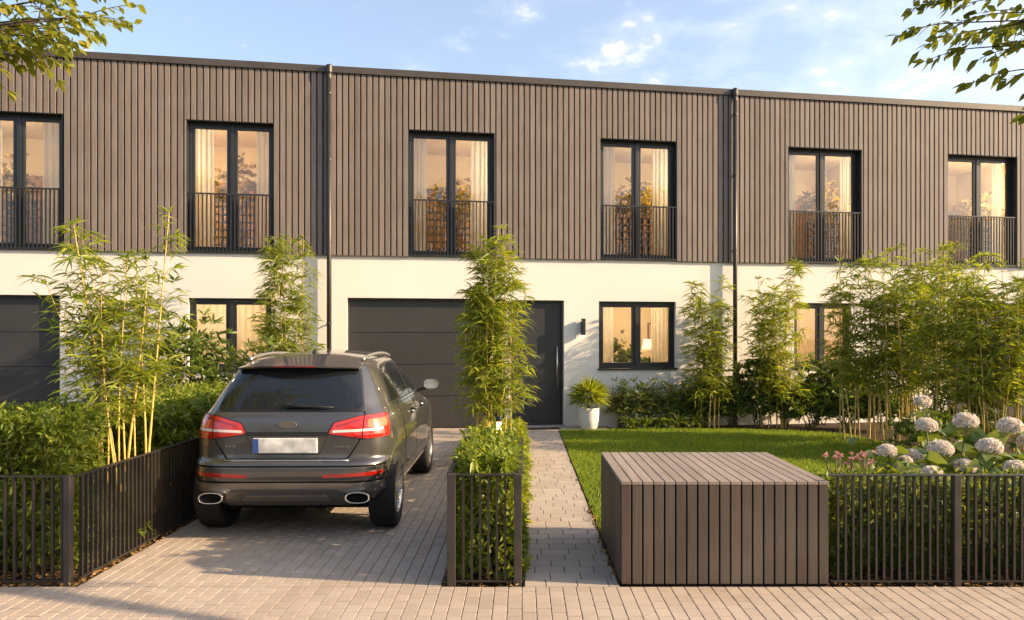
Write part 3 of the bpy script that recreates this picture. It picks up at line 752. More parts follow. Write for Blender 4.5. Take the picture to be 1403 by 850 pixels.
bl = thing('bollard_lamp', 'lit bollard garden lamp among the planter shrubs', 'lamp', (-.262, 8.6, 0))
m = MB(); m.tube([(0, 0, -.02), (0, 0, .74)], .037, 20); m.build('post', M['frame'], bl)
m = MB(); m.tube([(0, 0, .741), (0, 0, .885)], .031, 20); m.build('diffuser', emis('bollard_glow', (1.0, .64, .26), 3.0), bl)
m = MB(); m.tube([(0, 0, .886), (0, 0, .95)], .038, 20); m.build('cap', M['frame'], bl, bevel=.004)
for k in range(4):
    m = MB(); a = k*math.pi/2+.6; m.tube([(.034*math.cos(a), .034*math.sin(a), .74), (.034*math.cos(a), .034*math.sin(a), .887)], .004, 6); m.build('guard_rod', M['frame'], bl)
# ================================================================ THE CAR
def carpaint():
    m, nt, out = mat_new('car_paint')
    v = N(nt, 'ShaderNodeTexVoronoi'); v.inputs['Scale'].default_value = 900
    tc = N(nt, 'ShaderNodeTexCoord'); L(nt, tc.outputs['Object'], v.inputs['Vector'])
    c = mixrgb(nt, .16, (.062, .059, .057), v.outputs['Color'])
    c = mixrgb(nt, 1.0, c, (.86, .83, .81), 'MULTIPLY')
    dust = ramp(nt, noise(nt, 3.2, 6), .45, .8)
    c = mixrgb(nt, mixrgb(nt, .10, (0, 0, 0), dust), c, (.26, .22, .18))
    rr = N(nt, 'ShaderNodeMapRange'); rr.inputs[3].default_value = .26; rr.inputs[4].default_value = .38; L(nt, noise(nt, 4, 5), rr.inputs[0])
    bsdf(nt, out, c, rr.outputs[0], .72, .5, 1.0); return m
M['paint'] = carpaint()
M['carglass'] = plain('car_glass', (.010, .012, .015), .05, 0, .45, .35, .1, 1.5)
M['carblack'] = plain('car_black_trim', (.014, .014, .014), .45)
M['seam'] = plain('car_seam', (.006, .006, .006), .9, 0, .1)
M['chrome'] = plain('chrome', (.72, .71, .69), .10, 1.0, var=.03)
M['skid'] = plain('skid_plate', (.20, .175, .155), .38, .6)
M['alloy'] = plain('alloy_wheel', (.52, .50, .48), .26, .9)
M['rail'] = plain('roof_rail_aluminium', (.46, .45, .43), .38, .85, var=.02)
M['lightred'] = plain('tail_light_red', (.55, .018, .010), .10, 0, .6, 1.0, .15, 8)
M['lightdeep'] = plain('tail_light_deep_red', (.30, .008, .006), .12, 0, .6, 1.0)
M['lightorange'] = plain('tail_light_orange', (.80, .12, .03), .12, 0, .6, 1.0)
M['lightclear'] = plain('tail_light_clear', (.80, .66, .60), .15, 0, .6, 1.0)
M['plate'] = plain('plate_white', (.66, .65, .62), .4, 0, .5, 0, .30, 7)
M['plateblue'] = plain('plate_blue', (.03, .08, .26), .4)

def pchip(xs, ys):
    xs, ys = np.array(xs, float), np.array(ys, float); h = np.diff(xs); d = np.diff(ys)/h; m = np.zeros(len(xs))
    for i in range(1, len(xs)-1):
        if d[i-1]*d[i] > 0: w1, w2 = 2*h[i]+h[i-1], h[i]+2*h[i-1]; m[i] = (w1+w2)/(w1/d[i-1]+w2/d[i])
    m[0], m[-1] = d[0], d[-1]
    def f(x):
        i = int(min(max(np.searchsorted(xs, x)-1, 0), len(xs)-2)); t = (x-xs[i])/h[i]; t = min(max(t, 0), 1)
        return ((1+2*t)*(1-t)**2*ys[i] + t*(1-t)**2*h[i]*m[i] + t*t*(3-2*t)*ys[i+1] + t*t*(t-1)*h[i]*m[i+1])
    return f
yr = pchip([.27,.30,.36,.41,.43,.50,.56,.60,.66,.700,.722,.735,.80,.95,1.06,1.13,1.165,1.3,1.45,1.545,1.585,1.62,1.655,1.69,1.705],
           [-.36,-.44,-.54,-.585,-.60,-.625,-.632,-.645,-.645,-.635,-.61,-.565,-.555,-.555,-.540,-.510,-.475,-.385,-.275,-.20,-.135,-.03,.16,.5,1.0])
yf = pchip([.27,.36,.5,.7,.85,.95,1.0,1.05,1.1,1.2,1.35,1.5,1.6,1.655,1.69,1.705], [3.45,3.62,3.74,3.77,3.70,3.5,3.2,2.8,2.52,2.28,1.96,1.62,1.34,1.2,1.12,1.06])
hw = pchip([.27,.31,.36,.45,.6,.72,.8,.92,1.03,1.10,1.15,1.19,1.3,1.45,1.54,1.59,1.62,1.655,1.69,1.705], [.76,.84,.885,.92,.935,.940,.948,.945,.932,.912,.885,.862,.812,.735,.682,.648,.600,.49,.27,.08])
nn = pchip([.27,.7,1.1,1.5,1.705], [7.5,7.5,7.0,6.0,3.5])
YM = 1.35
def outline(z, n=420):
    w, a, b, e = hw(z), yr(z), yf(z), nn(z); th = np.linspace(-math.pi/2, math.pi/2, n)
    th = th + .0*th; c, s = np.cos(th), np.sin(th)
    x = w*np.abs(c)**(2/e); y = YM + np.where(s < 0, (YM-a), (b-YM))*np.sign(s)*np.abs(s)**(2/e)
    x[0] = x[-1] = 0
    ds = np.hypot(np.diff(x), np.diff(y)); return x, y, np.concatenate([[0], np.cumsum(ds)])
_cache = {}
def oc(z):
    k = round(z, 4)
    if k not in _cache: _cache[k] = outline(k, 900)
    return _cache[k]
def rear_pt(s, z):
    x, y, a = oc(z); q = abs(s); return np.array([math.copysign(np.interp(q, a, x), s) if s else 0.0, np.interp(q, a, y), z])
def side_pt(sg):
    def f(y_, z):
        x, y, a = oc(z); return np.array([sg*np.interp(y_, y, x), y_, z])
    return f
def front_pt(s, z):
    x, y, a = oc(z); q = a[-1]-abs(s); return np.array([math.copysign(np.interp(q, a, x), s), np.interp(q, a, y), z])
def patch(name, poly, fn, off, mat, parent, thick=.006, cell=.035, outward=None):
    """a panel that follows the body surface: polygon in surface coordinates, raised by off"""
    bm = bmesh.new(); vs = [bm.verts.new((p[0], p[1], 0)) for p in poly]; bm.faces.new(vs)
    bmesh.ops.triangulate(bm, faces=bm.faces[:])
    for ax in (0, 1):
        lo, hi = min(p[ax] for p in poly), max(p[ax] for p in poly); n = int((hi-lo)/cell)
        for i in range(1, n+1):
            c = lo+(hi-lo)*i/(n+1); co = [0, 0, 0]; co[ax] = c; no = [0, 0, 0]; no[ax] = 1
            bmesh.ops.bisect_plane(bm, geom=bm.verts[:]+bm.edges[:]+bm.faces[:], plane_co=co, plane_no=no, dist=1e-5)
    top = bm.faces[:]
    ret = bmesh.ops.extrude_face_region(bm, geom=top)
    ext = {v for v in ret['geom'] if isinstance(v, bmesh.types.BMVert)}
    bm.verts.ensure_lookup_table()
    for v in bm.verts:
        a, b = v.co.x, v.co.y; e = 2e-3; p = fn(a, b)
        n = np.cross(fn(a+e, b)-fn(a-e, b), fn(a, b+e)-fn(a, b-e)); n /= (np.linalg.norm(n)+1e-12)
        cen = np.array([0, YM, .8])
        if np.dot(n, p-cen) < 0: n = -n
        q = p + n*(off if v in ext else off-thick); v.co = Vector(q)
    bmesh.ops.recalc_face_normals(bm, faces=bm.faces)
    me = bpy.data.meshes.new(name); bm.to_mesh(me); bm.free()
    me.polygons.foreach_set('use_smooth', np.ones(len(me.polygons), bool)); me.set_sharp_from_angle(angle=R(40))
    return link(name, me, mat, parent)
def rnd(poly, r, n=5):
    out = []; m = len(poly)
    for i in range(m):
        p, a, b = Vector(poly[i]), Vector(poly[i-1]), Vector(poly[(i+1) % m])
        u, v = (a-p), (b-p); rr = min(r, u.length*.45, v.length*.45); s, e = p+u.normalized()*rr, p+v.normalized()*rr
        for k in range(n+1): t = k/n; out.append(tuple((s*(1-t)**2 + p*2*t*(1-t) + e*t*t)))
    return out
def shrink(poly, d):
    c = Vector((sum(p[0] for p in poly)/len(poly), sum(p[1] for p in poly)/len(poly)))
    return [tuple(c+(Vector(p)-c)*(1-d/max((Vector(p)-c).length, 1e-6))) for p in poly]

CAR = thing('parked_car', 'dark grey estate car parked on the driveway, seen from behind', 'car', (-2.14, 7.42, .003), R(.9))
zs = np.concatenate([np.linspace(.27, .36, 5), np.linspace(.375, .76, 26), np.linspace(.78, 1.2, 20), np.linspace(1.22, 1.56, 14), np.linspace(1.575, 1.705, 18)])
NP = 150; rings = []
for z in zs:
    x, y, a = outline(z); d = np.concatenate([np.linspace(0, .36, 60, endpoint=False), np.linspace(.36, 1, NP-60)])*a[-1]
    X, Y = np.interp(d, a, x), np.interp(d, a, y)
    ring = [(X[i], Y[i], z) for i in range(NP)] + [(-X[i], Y[i], z) for i in range(NP-2, 0, -1)]
    rings.append(ring)
mb = MB(); K = len(rings[0])
for r in rings: mb.v += r
for j in range(len(rings)-1):
    for i in range(K): mb.f.append((j*K+i, j*K+(i+1) % K, (j+1)*K+(i+1) % K, (j+1)*K+i)); mb.m.append(0)
mb.v.append((0, 1.5, .27)); mb.v.append((0, 1.04, 1.707)); b0, t0 = len(mb.v)-2, len(mb.v)-1; lastr = (len(rings)-1)*K
for i in range(K):
    mb.f.append((b0, (i+1) % K, i)); mb.m.append(0); mb.f.append((t0, lastr+i, lastr+(i+1) % K)); mb.m.append(0)
body = mb.build('body', [M['paint'], M['seam']], CAR, fix=True)
WB, WR = 2.93, .372
cut = MB()
for yy in (0, WB):
    for sg in (-1, 1): cut.lathe([(.001, sg*.60), (.437, sg*.60), (.437, sg*1.3), (.001, sg*1.3)], 56, 'x', (0, yy, WR+.01))
cutter = cut.build('wheel_cutter', M['seam'], None, fix=True)
mod = body.modifiers.new('arches', 'BOOLEAN'); mod.object = cutter; mod.operation = 'DIFFERENCE'; mod.solver = 'EXACT'
try: mod.material_mode = 'TRANSFER'
except Exception: pass
dg = bpy.context.evaluated_depsgraph_get(); me2 = bpy.data.meshes.new_from_object(body.evaluated_get(dg))
body.modifiers.clear(); body.data = me2; bpy.data.objects.remove(cutter)
for p in me2.polygons:
    c = p.center
    if abs(c.x) < .90 and any(math.hypot(c.y-yy, c.z-WR-.01) < .442 for yy in (0, WB)) and c.z < .85 and abs(p.normal.x) > .0 and (abs(math.hypot(c.y, c.z-WR-.01)-.437) < .012 or abs(math.hypot(c.y-WB, c.z-WR-.01)-.437) < .012 or abs(abs(c.x)-.6) < .01): p.material_index = min(1, len(me2.materials)-1)
me2.polygons.foreach_set('use_smooth', np.ones(len(me2.polygons), bool)); me2.set_sharp_from_angle(angle=R(38))

# wheel-arch lips
for sg in (-1, 1):
    for yy in (0, WB):
        l = MB(); pts = []
        for k in range(25):
            a = math.pi*(-.06+1.12*k/24); y_, z_ = yy+.440*math.cos(a), WR+.01+.440*math.sin(a)
            p = side_pt(sg)(y_, max(.30, z_)); pts.append((p[0]-sg*.006, y_, max(.29, z_)))
        l.tube(pts, .009, 8); l.build('arch_lip', M['paint'], CAR, smooth=True)
# wheels
def wheel(x, y, sg):
    tyre_p = [(WR*.66, -.115), (WR*.80, -.125), (WR*.93, -.122), (WR*.985, -.108), (WR, -.085), (WR, .085), (WR*.985, .108), (WR*.93, .122), (WR*.80, .125), (WR*.66, .115), (WR*.62, .09), (WR*.62, -.09)]
    m = MB(); m.lathe(tyre_p, 64, 'x', closed=True)
    w = m.build('wheel', M['rubber'], CAR, smooth=True, fix=True); w.location = (x, y, WR)
    for gx in (-.05, 0, .05):
        g = MB(); g.lathe([(WR+.0012, gx-.006), (WR-.004, gx-.006), (WR-.004, gx+.006), (WR+.0012, gx+.006)], 64, 'x'); g.build('tread_groove', M['seam'], w)
    m = MB(); r0 = WR*.665
    m.lathe([(r0, sg*.112), (r0*.955, sg*.116), (r0*.93, sg*.10), (r0*.90, sg*.02), (r0*.90, -sg*.09), (r0, -sg*.11)], 64, 'x')
    for k in range(10):
        a = 2*math.pi*k/10; ca, sa = math.cos(a), math.sin(a); vs = []
        for (r, hw_, xx) in ((.05, .030, .075), (r0*.55, .017, .098), (r0*.93, .020, .100)):
            for s in (-1, 1):
                for dx in (0, -.03): vs.append((sg*(xx+dx), r*ca-s*hw_*sa, r*sa+s*hw_*ca))
        fs = []
        for q in (0, 4): fs += [(q, q+4, q+6, q+2), (q+1, q+3, q+7, q+5), (q, q+1, q+5, q+4), (q+2, q+6, q+7, q+3)]
        m.add(vs, fs)
    m.lathe([(.001, sg*.095), (.03, sg*.094), (.062, sg*.082), (.066, sg*.04)], 24, 'x')
    m.build('rim', M['alloy'], w, fix=True, bevel=.003)
    m = MB(); m.lathe([(.001, sg*.035), (r0*.80, sg*.035), (r0*.80, sg*.005), (.001, sg*.005)], 40, 'x'); m.build('brake_disc', M['skid'], w)
    m = MB(); m.lathe([(.001, -sg*.06), (r0*.9, -sg*.06)], 40, 'x'); m.build('inner_hub', M['seam'], w)
for y in (0, WB):
    for sg in (-1, 1): wheel(sg*.812, y, sg)

# rear: tailgate, window, lights, plate, bumper
tg = rnd([(-.54, .745), (.54, .745), (.645, .90), (.690, 1.13), (.675, 1.155), (-.675, 1.155), (-.690, 1.13), (-.645, .90)], .03)
patch('tailgate_seam', rnd([(-.552, .735), (.552, .735), (.657, .898), (.703, 1.13), (.685, 1.163), (-.685, 1.163), (-.703, 1.13), (-.657, .898)], .03), rear_pt, .0012, M['seam'], CAR, .004)
TG = patch('tailgate', tg, rear_pt, .0045, M['paint'], CAR, .006)
patch('recess_line', rnd([(-.375, .955), (.375, .955), (.29, .775), (-.29, .775)], .03), rear_pt, .0058, M['seam'], TG, .003)
patch('plate_panel', rnd([(-.371, .951), (.371, .951), (.287, .778), (-.287, .778)], .03), rear_pt, .0068, M['paint'], TG, .004)
patch('trim_strip', rnd([(-.37, .985), (.37, .985), (.37, .962), (-.37, .962)], .006), rear_pt, .016, M['carblack'], TG, .016)
# rear window, spoiler, wiper
patch('window_surround', rnd([(-.685, 1.163), (.685, 1.163), (.612, 1.575), (-.612, 1.575)], .05), rear_pt, .002, M['carblack'], CAR, .004)
RW = patch('rear_window', rnd([(-.672, 1.178), (.665, 1.178), (.592, 1.548), (-.588, 1.548)], .06), rear_pt, .0055, M['carglass'], CAR, .005, .06)
m = MB(); hp = rear_pt(-.03, 1.215); pts = [rear_pt(s, z)+np.array([0, -.030, .006]) for s, z in ((-.03, 1.205), (.10, 1.203), (.25, 1.200), (.40, 1.195))]
m.tube(pts, [.016, .012, .009, .005], 8); wp = m.build('wiper', M['carblack'], RW, smooth=True)
m = MB(); m.tube([hp+np.array([0, .01, 0]), hp+np.array([0, -.035, 0])], .024, 14); m.build('wiper_pivot', M['carblack'], wp, bevel=.004)
# spoiler lip over the window
m = MB(); nx = 28
for i in range(nx+1):
    s = -1+2*i/nx; x = .575*s; c = .075*abs(s)**3.0
    m.v += [(x, -.325+c+.06*s*s, 1.562-.020*s*s), (x, -.330+c+.06*s*s, 1.578-.026*s*s), (x, -.12+.05*s*s, 1.622-.036*s*s-.016*s**6), (x, .16, 1.662-.040*s*s-.045*s**6), (x, .16, 1.57), (x, -.16, 1.53)]
for i in range(nx):
    for q in range(6): m.f.append((i*6+q, (i+1)*6+q, (i+1)*6+(q+1) % 6, i*6+(q+1) % 6)); m.m.append(0)
m.f += [tuple(range(6)), tuple(nx*6+q for q in range(5, -1, -1))]; m.m += [0, 0]
sp = m.build('spoiler', M['paint'], CAR, fix=True, smooth=True); sp.data.set_sharp_from_angle(angle=R(45))
m = MB()
for i in range(13):
    x = -.20+.40*i/12; s = x/.575; c = .075*abs(s)**3+.06*s*s; m.v += [(x, -.3315+c, 1.564-.021*s*s), (x, -.3360+c, 1.5765-.025*s*s)]
for i in range(12): m.f.append((i*2, (i+1)*2, (i+1)*2+1, i*2+1)); m.m.append(0)
bl_ = m.build('brake_light', M['lightdeep'], CAR); sd = bl_.modifiers.new('t', 'SOLIDIFY'); sd.thickness = .004; sd.offset = 0
m = MB(); m.v = []
fin = [(.36, 0), (.50, 0), (.49, .012), (.43, .05), (.405, .062), (.395, .058), (.375, .018)]
zf = 1.664
m.add([(sg*.016*(1 if z < .03 else .35), y, zf+z) for sg in (-1, 1) for y, z in fin], [tuple(range(7)), tuple(range(13, 6, -1))]+[(i, (i+1) % 7, 7+(i+1) % 7, 7+i) for i in range(7)])
m.build('antenna', M['carblack'], CAR, fix=True, bevel=.003)
for sg in (-1, 1):
    q = lambda P: [(sg*a, b) for a, b in P]
    out_ = [(.355, .962), (.415, 1.070), (.66, 1.128), (.985, 1.142), (1.005, 1.03), (.99, .920), (.70, .912)]
    tlr = patch('tail_light', rnd(q(out_), .02), rear_pt, .007, M['carblack'], CAR, .008)
    patch('red_lens', rnd(q([(.372, .967), (.424, 1.062), (.66, 1.119), (.976, 1.132), (.995, 1.03), (.980, .929), (.70, .921)]), .018), rear_pt, .0115, M['lightred'], tlr, .005)
    patch('lens_rib', rnd(q([(.44, 1.038), (.66, 1.096), (.66, 1.080), (.45, 1.026)]), .004), rear_pt, .0128, M['lightdeep'], tlr, .002)
    patch('lens_rib', rnd(q([(.70, 1.104), (.955, 1.115), (.955, 1.100), (.70, 1.090)]), .004), rear_pt, .0128, M['lightdeep'], tlr, .002)
    patch('orange_lens', rnd(q([(.72, 1.085), (.94, 1.095), (.955, 1.02), (.72, 1.018)]), .012), rear_pt, .0129, M['lightorange'], tlr, .002)
    patch('clear_lens', rnd(q([(.415, .998), (.405, .976), (.88, .990), (.885, 1.013)]), .006), rear_pt, .0135, M['lightclear'], tlr, .003)
    patch('lens_rib', rnd(q([(.60, .948), (.95, .950), (.95, .938), (.60, .936)]), .004), rear_pt, .0128, M['lightdeep'], tlr, .002)
    patch('lens_split', q([(.671, .915), (.678, .915), (.690, 1.126), (.683, 1.126)]), rear_pt, .0140, M['seam'], tlr, .003)
    patch('reflector', rnd(q([(.34, .583), (.34, .610), (.90, .634), (.915, .615), (.88, .600)]), .008), rear_pt, .010, M['lightdeep'], CAR, .010)
    # exhaust tip
    cx = sg*.655; m = MB(); ex = MB(); rr = [(1.0, -.665), (1.0, -.655), (1.02, -.60), (.88, -.60), (.86, -.655), (.86, -.665)]
    for (k, yy) in rr:
        for i in range(36): w = 2*math.pi*i/36; m.v.append((cx+k*.112*math.copysign(abs(math.cos(w))**.8, math.cos(w)), yy, .405+k*.050*math.copysign(abs(math.sin(w))**.8, math.sin(w))))
    for j in range(6):
        for i in range(36): m.f.append((j*36+i, j*36+(i+1) % 36, ((j+1) % 6)*36+(i+1) % 36, ((j+1) % 6)*36+i)); m.m.append(0)
    e = m.build('exhaust_tip', M['chrome'], CAR, fix=True, smooth=True, bevel=.002)
    ex.add([(cx+.100*math.cos(2*math.pi*i/30), -.640, .405+.045*math.sin(2*math.pi*i/30)) for i in range(30)], [tuple(range(30))]); ex.build('exhaust_mouth', M['seam'], e)
patch('bumper_groove', rnd([(-.98, .676), (.98, .676), (.98, .690), (-.98, .690)], .003), rear_pt, .0022, M['seam'], CAR, .003)
patch('bumper_groove', rnd([(-.93, .535), (.93, .535), (.94, .548), (-.94, .548)], .003), rear_pt, .0022, M['seam'], CAR, .003)
patch('lower_bumper', rnd([(-.97, .445), (.97, .445), (.93, .532), (-.93, .532)], .015), rear_pt, .010, M['skid'], CAR, .010)
patch('valance', rnd([(-.56, .315), (.56, .315), (.52, .455), (.47, .482), (-.47, .482), (-.52, .455)], .02), rear_pt, .016, M['paint'], CAR, .014)
patch('skid_trim', rnd([(-.40, .375), (.40, .375), (.37, .425), (-.37, .425)], .015), rear_pt, .022, M['skid'], CAR, .010)
for a, b in (((-.575, .32), (-.50, .47)), ((.575, .32), (.50, .47))): 
    m = MB(); p, q_ = rear_pt(*a), rear_pt(*b); m.tube([p+np.array([0, -.014, 0]), q_+np.array([0, -.016, 0])], .006, 6); m.build('valance_edge', M['chrome'], CAR)
m = MB(); pz = [rear_pt(s, .726)+np.array([0, -.004, .004]) for s in np.linspace(-.56, .56, 15)]; m.tube(pz, .007, 6); m.build('loading_edge', M['chrome'], CAR, smooth=True)
lp_ = thing('x', None, None); bpy.data.objects.remove(lp_)
m = MB(); m.box(-.305, .275, -.588, -.560, .795, .930); PL = m.build('number_plate', M['plate'], CAR, bevel=.006)
m = MB(); m.box(-.301, -.250, -.5905, -.583, .799, .926); m.build('blue_band', M['plateblue'], PL)
bd = MB(); bd.add([(.085*math.cos(2*math.pi*i/32)+dx, -.585 if j == 0 else -.577, 1.065+.036*math.sin(2*math.pi*i/32)) for dx in (0,) for j in (0, 1) for i in range(32)], [tuple(range(32)), tuple(range(63, 31, -1))]+[(i, (i+1) % 32, 32+(i+1) % 32, 32+i) for i in range(32)])
bd.build('badge', M['skid'], TG, fix=True, bevel=.003).location = (0, .028, -.015)
for (s0, s1, z) in ((.42, .58, .840), (-.56, -.46, .845)):
    n = 6 if s0 > 0 else 3
    for i in range(n): a = s0+(s1-s0)*i/n; patch('badge_stroke', rnd([(a, z), (a+(s1-s0)/n*.62, z), (a+(s1-s0)/n*.62, z+.018), (a, z+.018)], .004), rear_pt, .0075, M['skid'], TG, .003, .05)

# sides
for sg in (-1, 1):
    fn = side_pt(sg)
    patch('window_surround', rnd([(-.03, 1.185), (2.36, 1.185), (2.30, 1.215), (1.80, 1.50), (1.45, 1.572), (.85, 1.585), (.42, 1.56), (.22, 1.48)], .05), fn, .002, M['carblack'], CAR, .004, .06)
    for P in ([(.06, 1.205), (.46, 1.205), (.57, 1.535), (.36, 1.515), (.26, 1.46)], [(.53, 1.205), (1.27, 1.205), (1.29, 1.556), (.86, 1.563), (.64, 1.545)], [(1.35, 1.205), (2.22, 1.205), (1.76, 1.488), (1.50, 1.545), (1.35, 1.555)]):
        patch('side_window', rnd(P, .03), fn, .005, M['carglass'], CAR, .004, .06)
    patch('belt_trim', [(-.03, 1.180), (2.37, 1.180), (2.37, 1.192), (-.03, 1.192)], fn, .007, M['chrome'], CAR, .007, .08)
    for P in ([(.43, .62), (.56, .475), (1.30, .455), (1.30, 1.172), (.26, 1.172), (.30, .95), (.40, .80)], [(1.315, .455), (2.40, .455), (2.46, .70), (2.44, 1.05), (2.40, 1.172), (1.315, 1.172)]):
        patch('door_seam', rnd([(a, b) for a, b in P], .03), fn, .0012, M['seam'], CAR, .004, .07)
        d = patch('door', rnd(shrink(P, .010), .03), fn, .0042, M['paint'], CAR, .005, .07)
        cx = 1.14 if P[0][0] < 1 else 2.0
        a = patch('handle_recess', rnd([(cx-.30, 1.005), (cx-.06, 1.012), (cx-.06, 1.065), (cx-.30, 1.058)], .02), fn, .0052, M['seam'], d, .003)
        h = MB(); pp = [fn(yv, zv)+np.array([sg*o, 0, 0]) for yv, zv, o in ((cx-.28, 1.035, .012), (cx-.24, 1.037, .034), (cx-.12, 1.043, .034), (cx-.08, 1.045, .012))]
        h.tube(pp, .012, 8); h.build('handle', M['chrome'], d, smooth=True)
    patch('side_moulding', rnd([(.62, .52), (2.30, .50), (2.30, .545), (.60, .57)], .012), fn, .014, M['paint'], CAR, .012, .09)
    patch('sill_trim', rnd([(.50, .315), (2.42, .315), (2.42, .375), (.50, .375)], .015), fn, .010, M['skid'], CAR, .010, .09)
    patch('fuel_flap', rnd([(-.22, .90), (-.05, .90), (-.05, 1.06), (-.22, 1.06)], .04), fn, .002, M['paint'], CAR, .003) if sg > 0 else None
    # mirror
    m = MB(); X = sg
    pr = [(.0, .0), (.02, .058), (.06, .066), (.11, .05), (.13, .0)]
    vs = []; nr = 20
    for (dy, r) in ((0, 1.0), (.03, 1.02), (.08, .85), (.12, .5), (.135, .05)):
        for k in range(nr):
            w = 2*math.pi*k/nr; cxx, czz = math.cos(w), math.sin(w)
            vs.append((X*(1.025+.105*r*math.copysign(abs(cxx)**.7, cxx)), 2.13+dy, 1.255+.070*r*math.copysign(abs(czz)**.7, czz)))
    fs = [(j*nr+k, j*nr+(k+1) % nr, (j+1)*nr+(k+1) % nr, (j+1)*nr+k) for j in range(4) for k in range(nr)]+[tuple(range(nr)), tuple(4*nr+k for k in range(nr))]
    m.add(vs, fs); mi = m.build('door_mirror', M['paint'], CAR, smooth=True, fix=True); mi.data.set_sharp_from_angle(angle=R(40))
    m = MB(); m.add([(X*(1.025+.092*math.copysign(abs(math.cos(2*math.pi*k/nr))**.7, math.cos(2*math.pi*k/nr))), 2.127, 1.255+.059*math.copysign(abs(math.sin(2*math.pi*k/nr))**.7, math.sin(2*math.pi*k/nr))) for k in range(nr)], [tuple(range(nr))]); m.build('mirror_glass', M['chrome'], mi)
    m = MB(); p = fn(2.17, 1.17); m.tube([p, (X*.96, 2.17, 1.205)], .022, 8); m.build('mirror_arm', M['carblack'], mi)
    # roof rail
    m = MB(); pts = []
    for k in range(22):
        t_ = k/21; y_ = .10+1.60*t_
        pts.append((sg*(.572-.012*abs(2*t_-1)), y_, 1.612+.058*math.sin(math.pi*min(1, t_*.96+.02))**.55))
    m.tube(pts, .016, 10); m.build('roof_rail', M['rail'], CAR, smooth=True)
    patch('headlight', rnd([(sg*.45, .78), (sg*.92, .80), (sg*1.02, .90), (sg*.46, .87)], .02), front_pt, .006, M['lightclear'], CAR, .006)
patch('windscreen', rnd([(-.76, 1.14), (.76, 1.14), (.60, 1.56), (-.60, 1.56)], .05), front_pt, .004, M['carglass'], CAR, .005, .07)
patch('grille', rnd([(-.40, .50), (.40, .50), (.44, .82), (-.44, .82)], .05), front_pt, .006, M['carblack'], CAR, .006)
m = MB(); m.box(-.7, .7, -.30, 3.3, .24, .33); m.build('underbody', M['seam'], CAR)

# ================================================================ PLANTS
def hedge(label, blocks, dens, leaf, mat, wr=.27, k=7, name='hedge', cat='hedge', group=None):
    b0 = blocks[0]; ox, oy = (b0[0]+b0[1])/2, (b0[2]+b0[3])/2
    t = thing(name, label, cat, (ox, oy, 0), 0, group); lv = Leaves(); st = MB()
    for b in blocks:
        hedge_block(lv, b[0]-ox, b[1]-ox, b[2]-oy, b[3]-oy, b[4], b[5], dens, leaf, wr, k, slope=b[6] if len(b) > 6 else 0)
        s = stems(b[0]-ox+.08, b[1]-ox-.08, b[2]-oy+.06, b[3]-oy-.06, 0, b[5]*.92, int(26*(b[1]-b[0])*(b[3]-b[2]))+8, .009)
        n = len(st.v); st.v += s.v; st.f += [tuple(n+i for i in f) for f in s.f]; st.m += s.m
    st.build('stem', M['bark'], t); lv.build('foliage', M[mat], t); return t
hedge('dense clipped leafy hedge behind the front left fence', [(-5.25, -3.50, 5.86, 6.35, .05, 1.20), (-5.25, -3.98, 6.35, 7.1, .05, 1.20)], 560, .074, 'hedge')
hedge('leafy green hedge along the fence beside the parked car', [(-4.6, -3.52, 7.4, 9.6, .05, 1.10), (-4.9, -3.55, 9.6, 11.6, .05, 1.10)], 300, .095, 'hedge')
hedge('low hedge under the bamboo at the left fence corner', [(-3.85, -3.43, 6.4, 7.4, .03, .50)], 300, .085, 'hedge_deep')
hedge('bushy low hedge between the bars of the narrow planter', [(-.47, -.06, 5.76, 7.25, .03, .93)], 520, .085, 'hedge')
hedge('low spreading shrubs at the foot of the planter bamboo', [(-.52, .0, 7.3, 10.2, .02, .42, .0), (-.62, .02, 10.2, 13.3, .02, .40)], 210, .12, 'bamboo')
hedge('dark green hedge behind the bar fence right of the box', [(2.40, 5.6, 5.84, 6.35, .05, .70)], 400, .075, 'hedge_deep')
def trailing(label, x0, x1, y0, y1, n):
    t = thing('ground_cover', label, 'plant', (x0, y0, 0)); lv = Leaves()
    C = np.stack([rng.uniform(0, x1-x0, n), rng.uniform(0, y1-y0, n), rng.uniform(.01, .20, n)], 1); rosettes(lv, C, np.tile([0.15, 0, .8], (n, 1)), 6, .075, .3)
    lv.build('foliage', M['hedge'], t); return t
trailing('green plants trailing out beside the path edge of the planter', -.03, .035, 5.75, 13.0, 620)

bamboo('tall loose bamboo rising behind the left corner of the fence', -3.60, 6.80, 2.98, 12, .20, .38, 1150, .155, 'bamboo', .44, dirx=-.10)
bamboo('bamboo clump beside the left house window above the car roof', -4.26, 13.55, 3.62, 10, .34, .22, 1400, .22, 'bamboo_deep', .10)
bamboo('bright tall bamboo in the narrow planter before the front door', -.43, 11.0, 3.42, 13, .30, .12, 1900, .185, 'bamboo', .25)
bamboo('bamboo clump by the downpipe right of the kitchen window', 3.83, 15.45, 3.05, 9, .18, .30, 900, .21, 'bamboo', .20)
bamboo('bamboo clump just right of the downpipe against white wall', 5.22, 15.5, 3.40, 11, .26, .34, 1150, .22, 'bamboo', .18)
X0 = [(6.05, 13.5, 3.45, 'leftmost clump of the dense bamboo screen by the lawn'), (6.45, 13.0, 3.35, 'bamboo clump second from left in the dense screen'), (6.95, 13.2, 3.40, 'bamboo clump at the bright gap of the dense screen'),
      (6.75, 11.9, 2.95, 'bamboo clump left above the hydrangea bush'), (7.2, 11.5, 3.05, 'bamboo clump behind the middle of the hydrangea bush'), (7.7, 11.6, 3.10, 'bamboo clump above the right hydrangea heads'), (8.2, 11.9, 3.05, 'bamboo clump at the right edge of the picture'), (7.6, 13.4, 3.3, 'rear bamboo clump before the hidden right garage')]
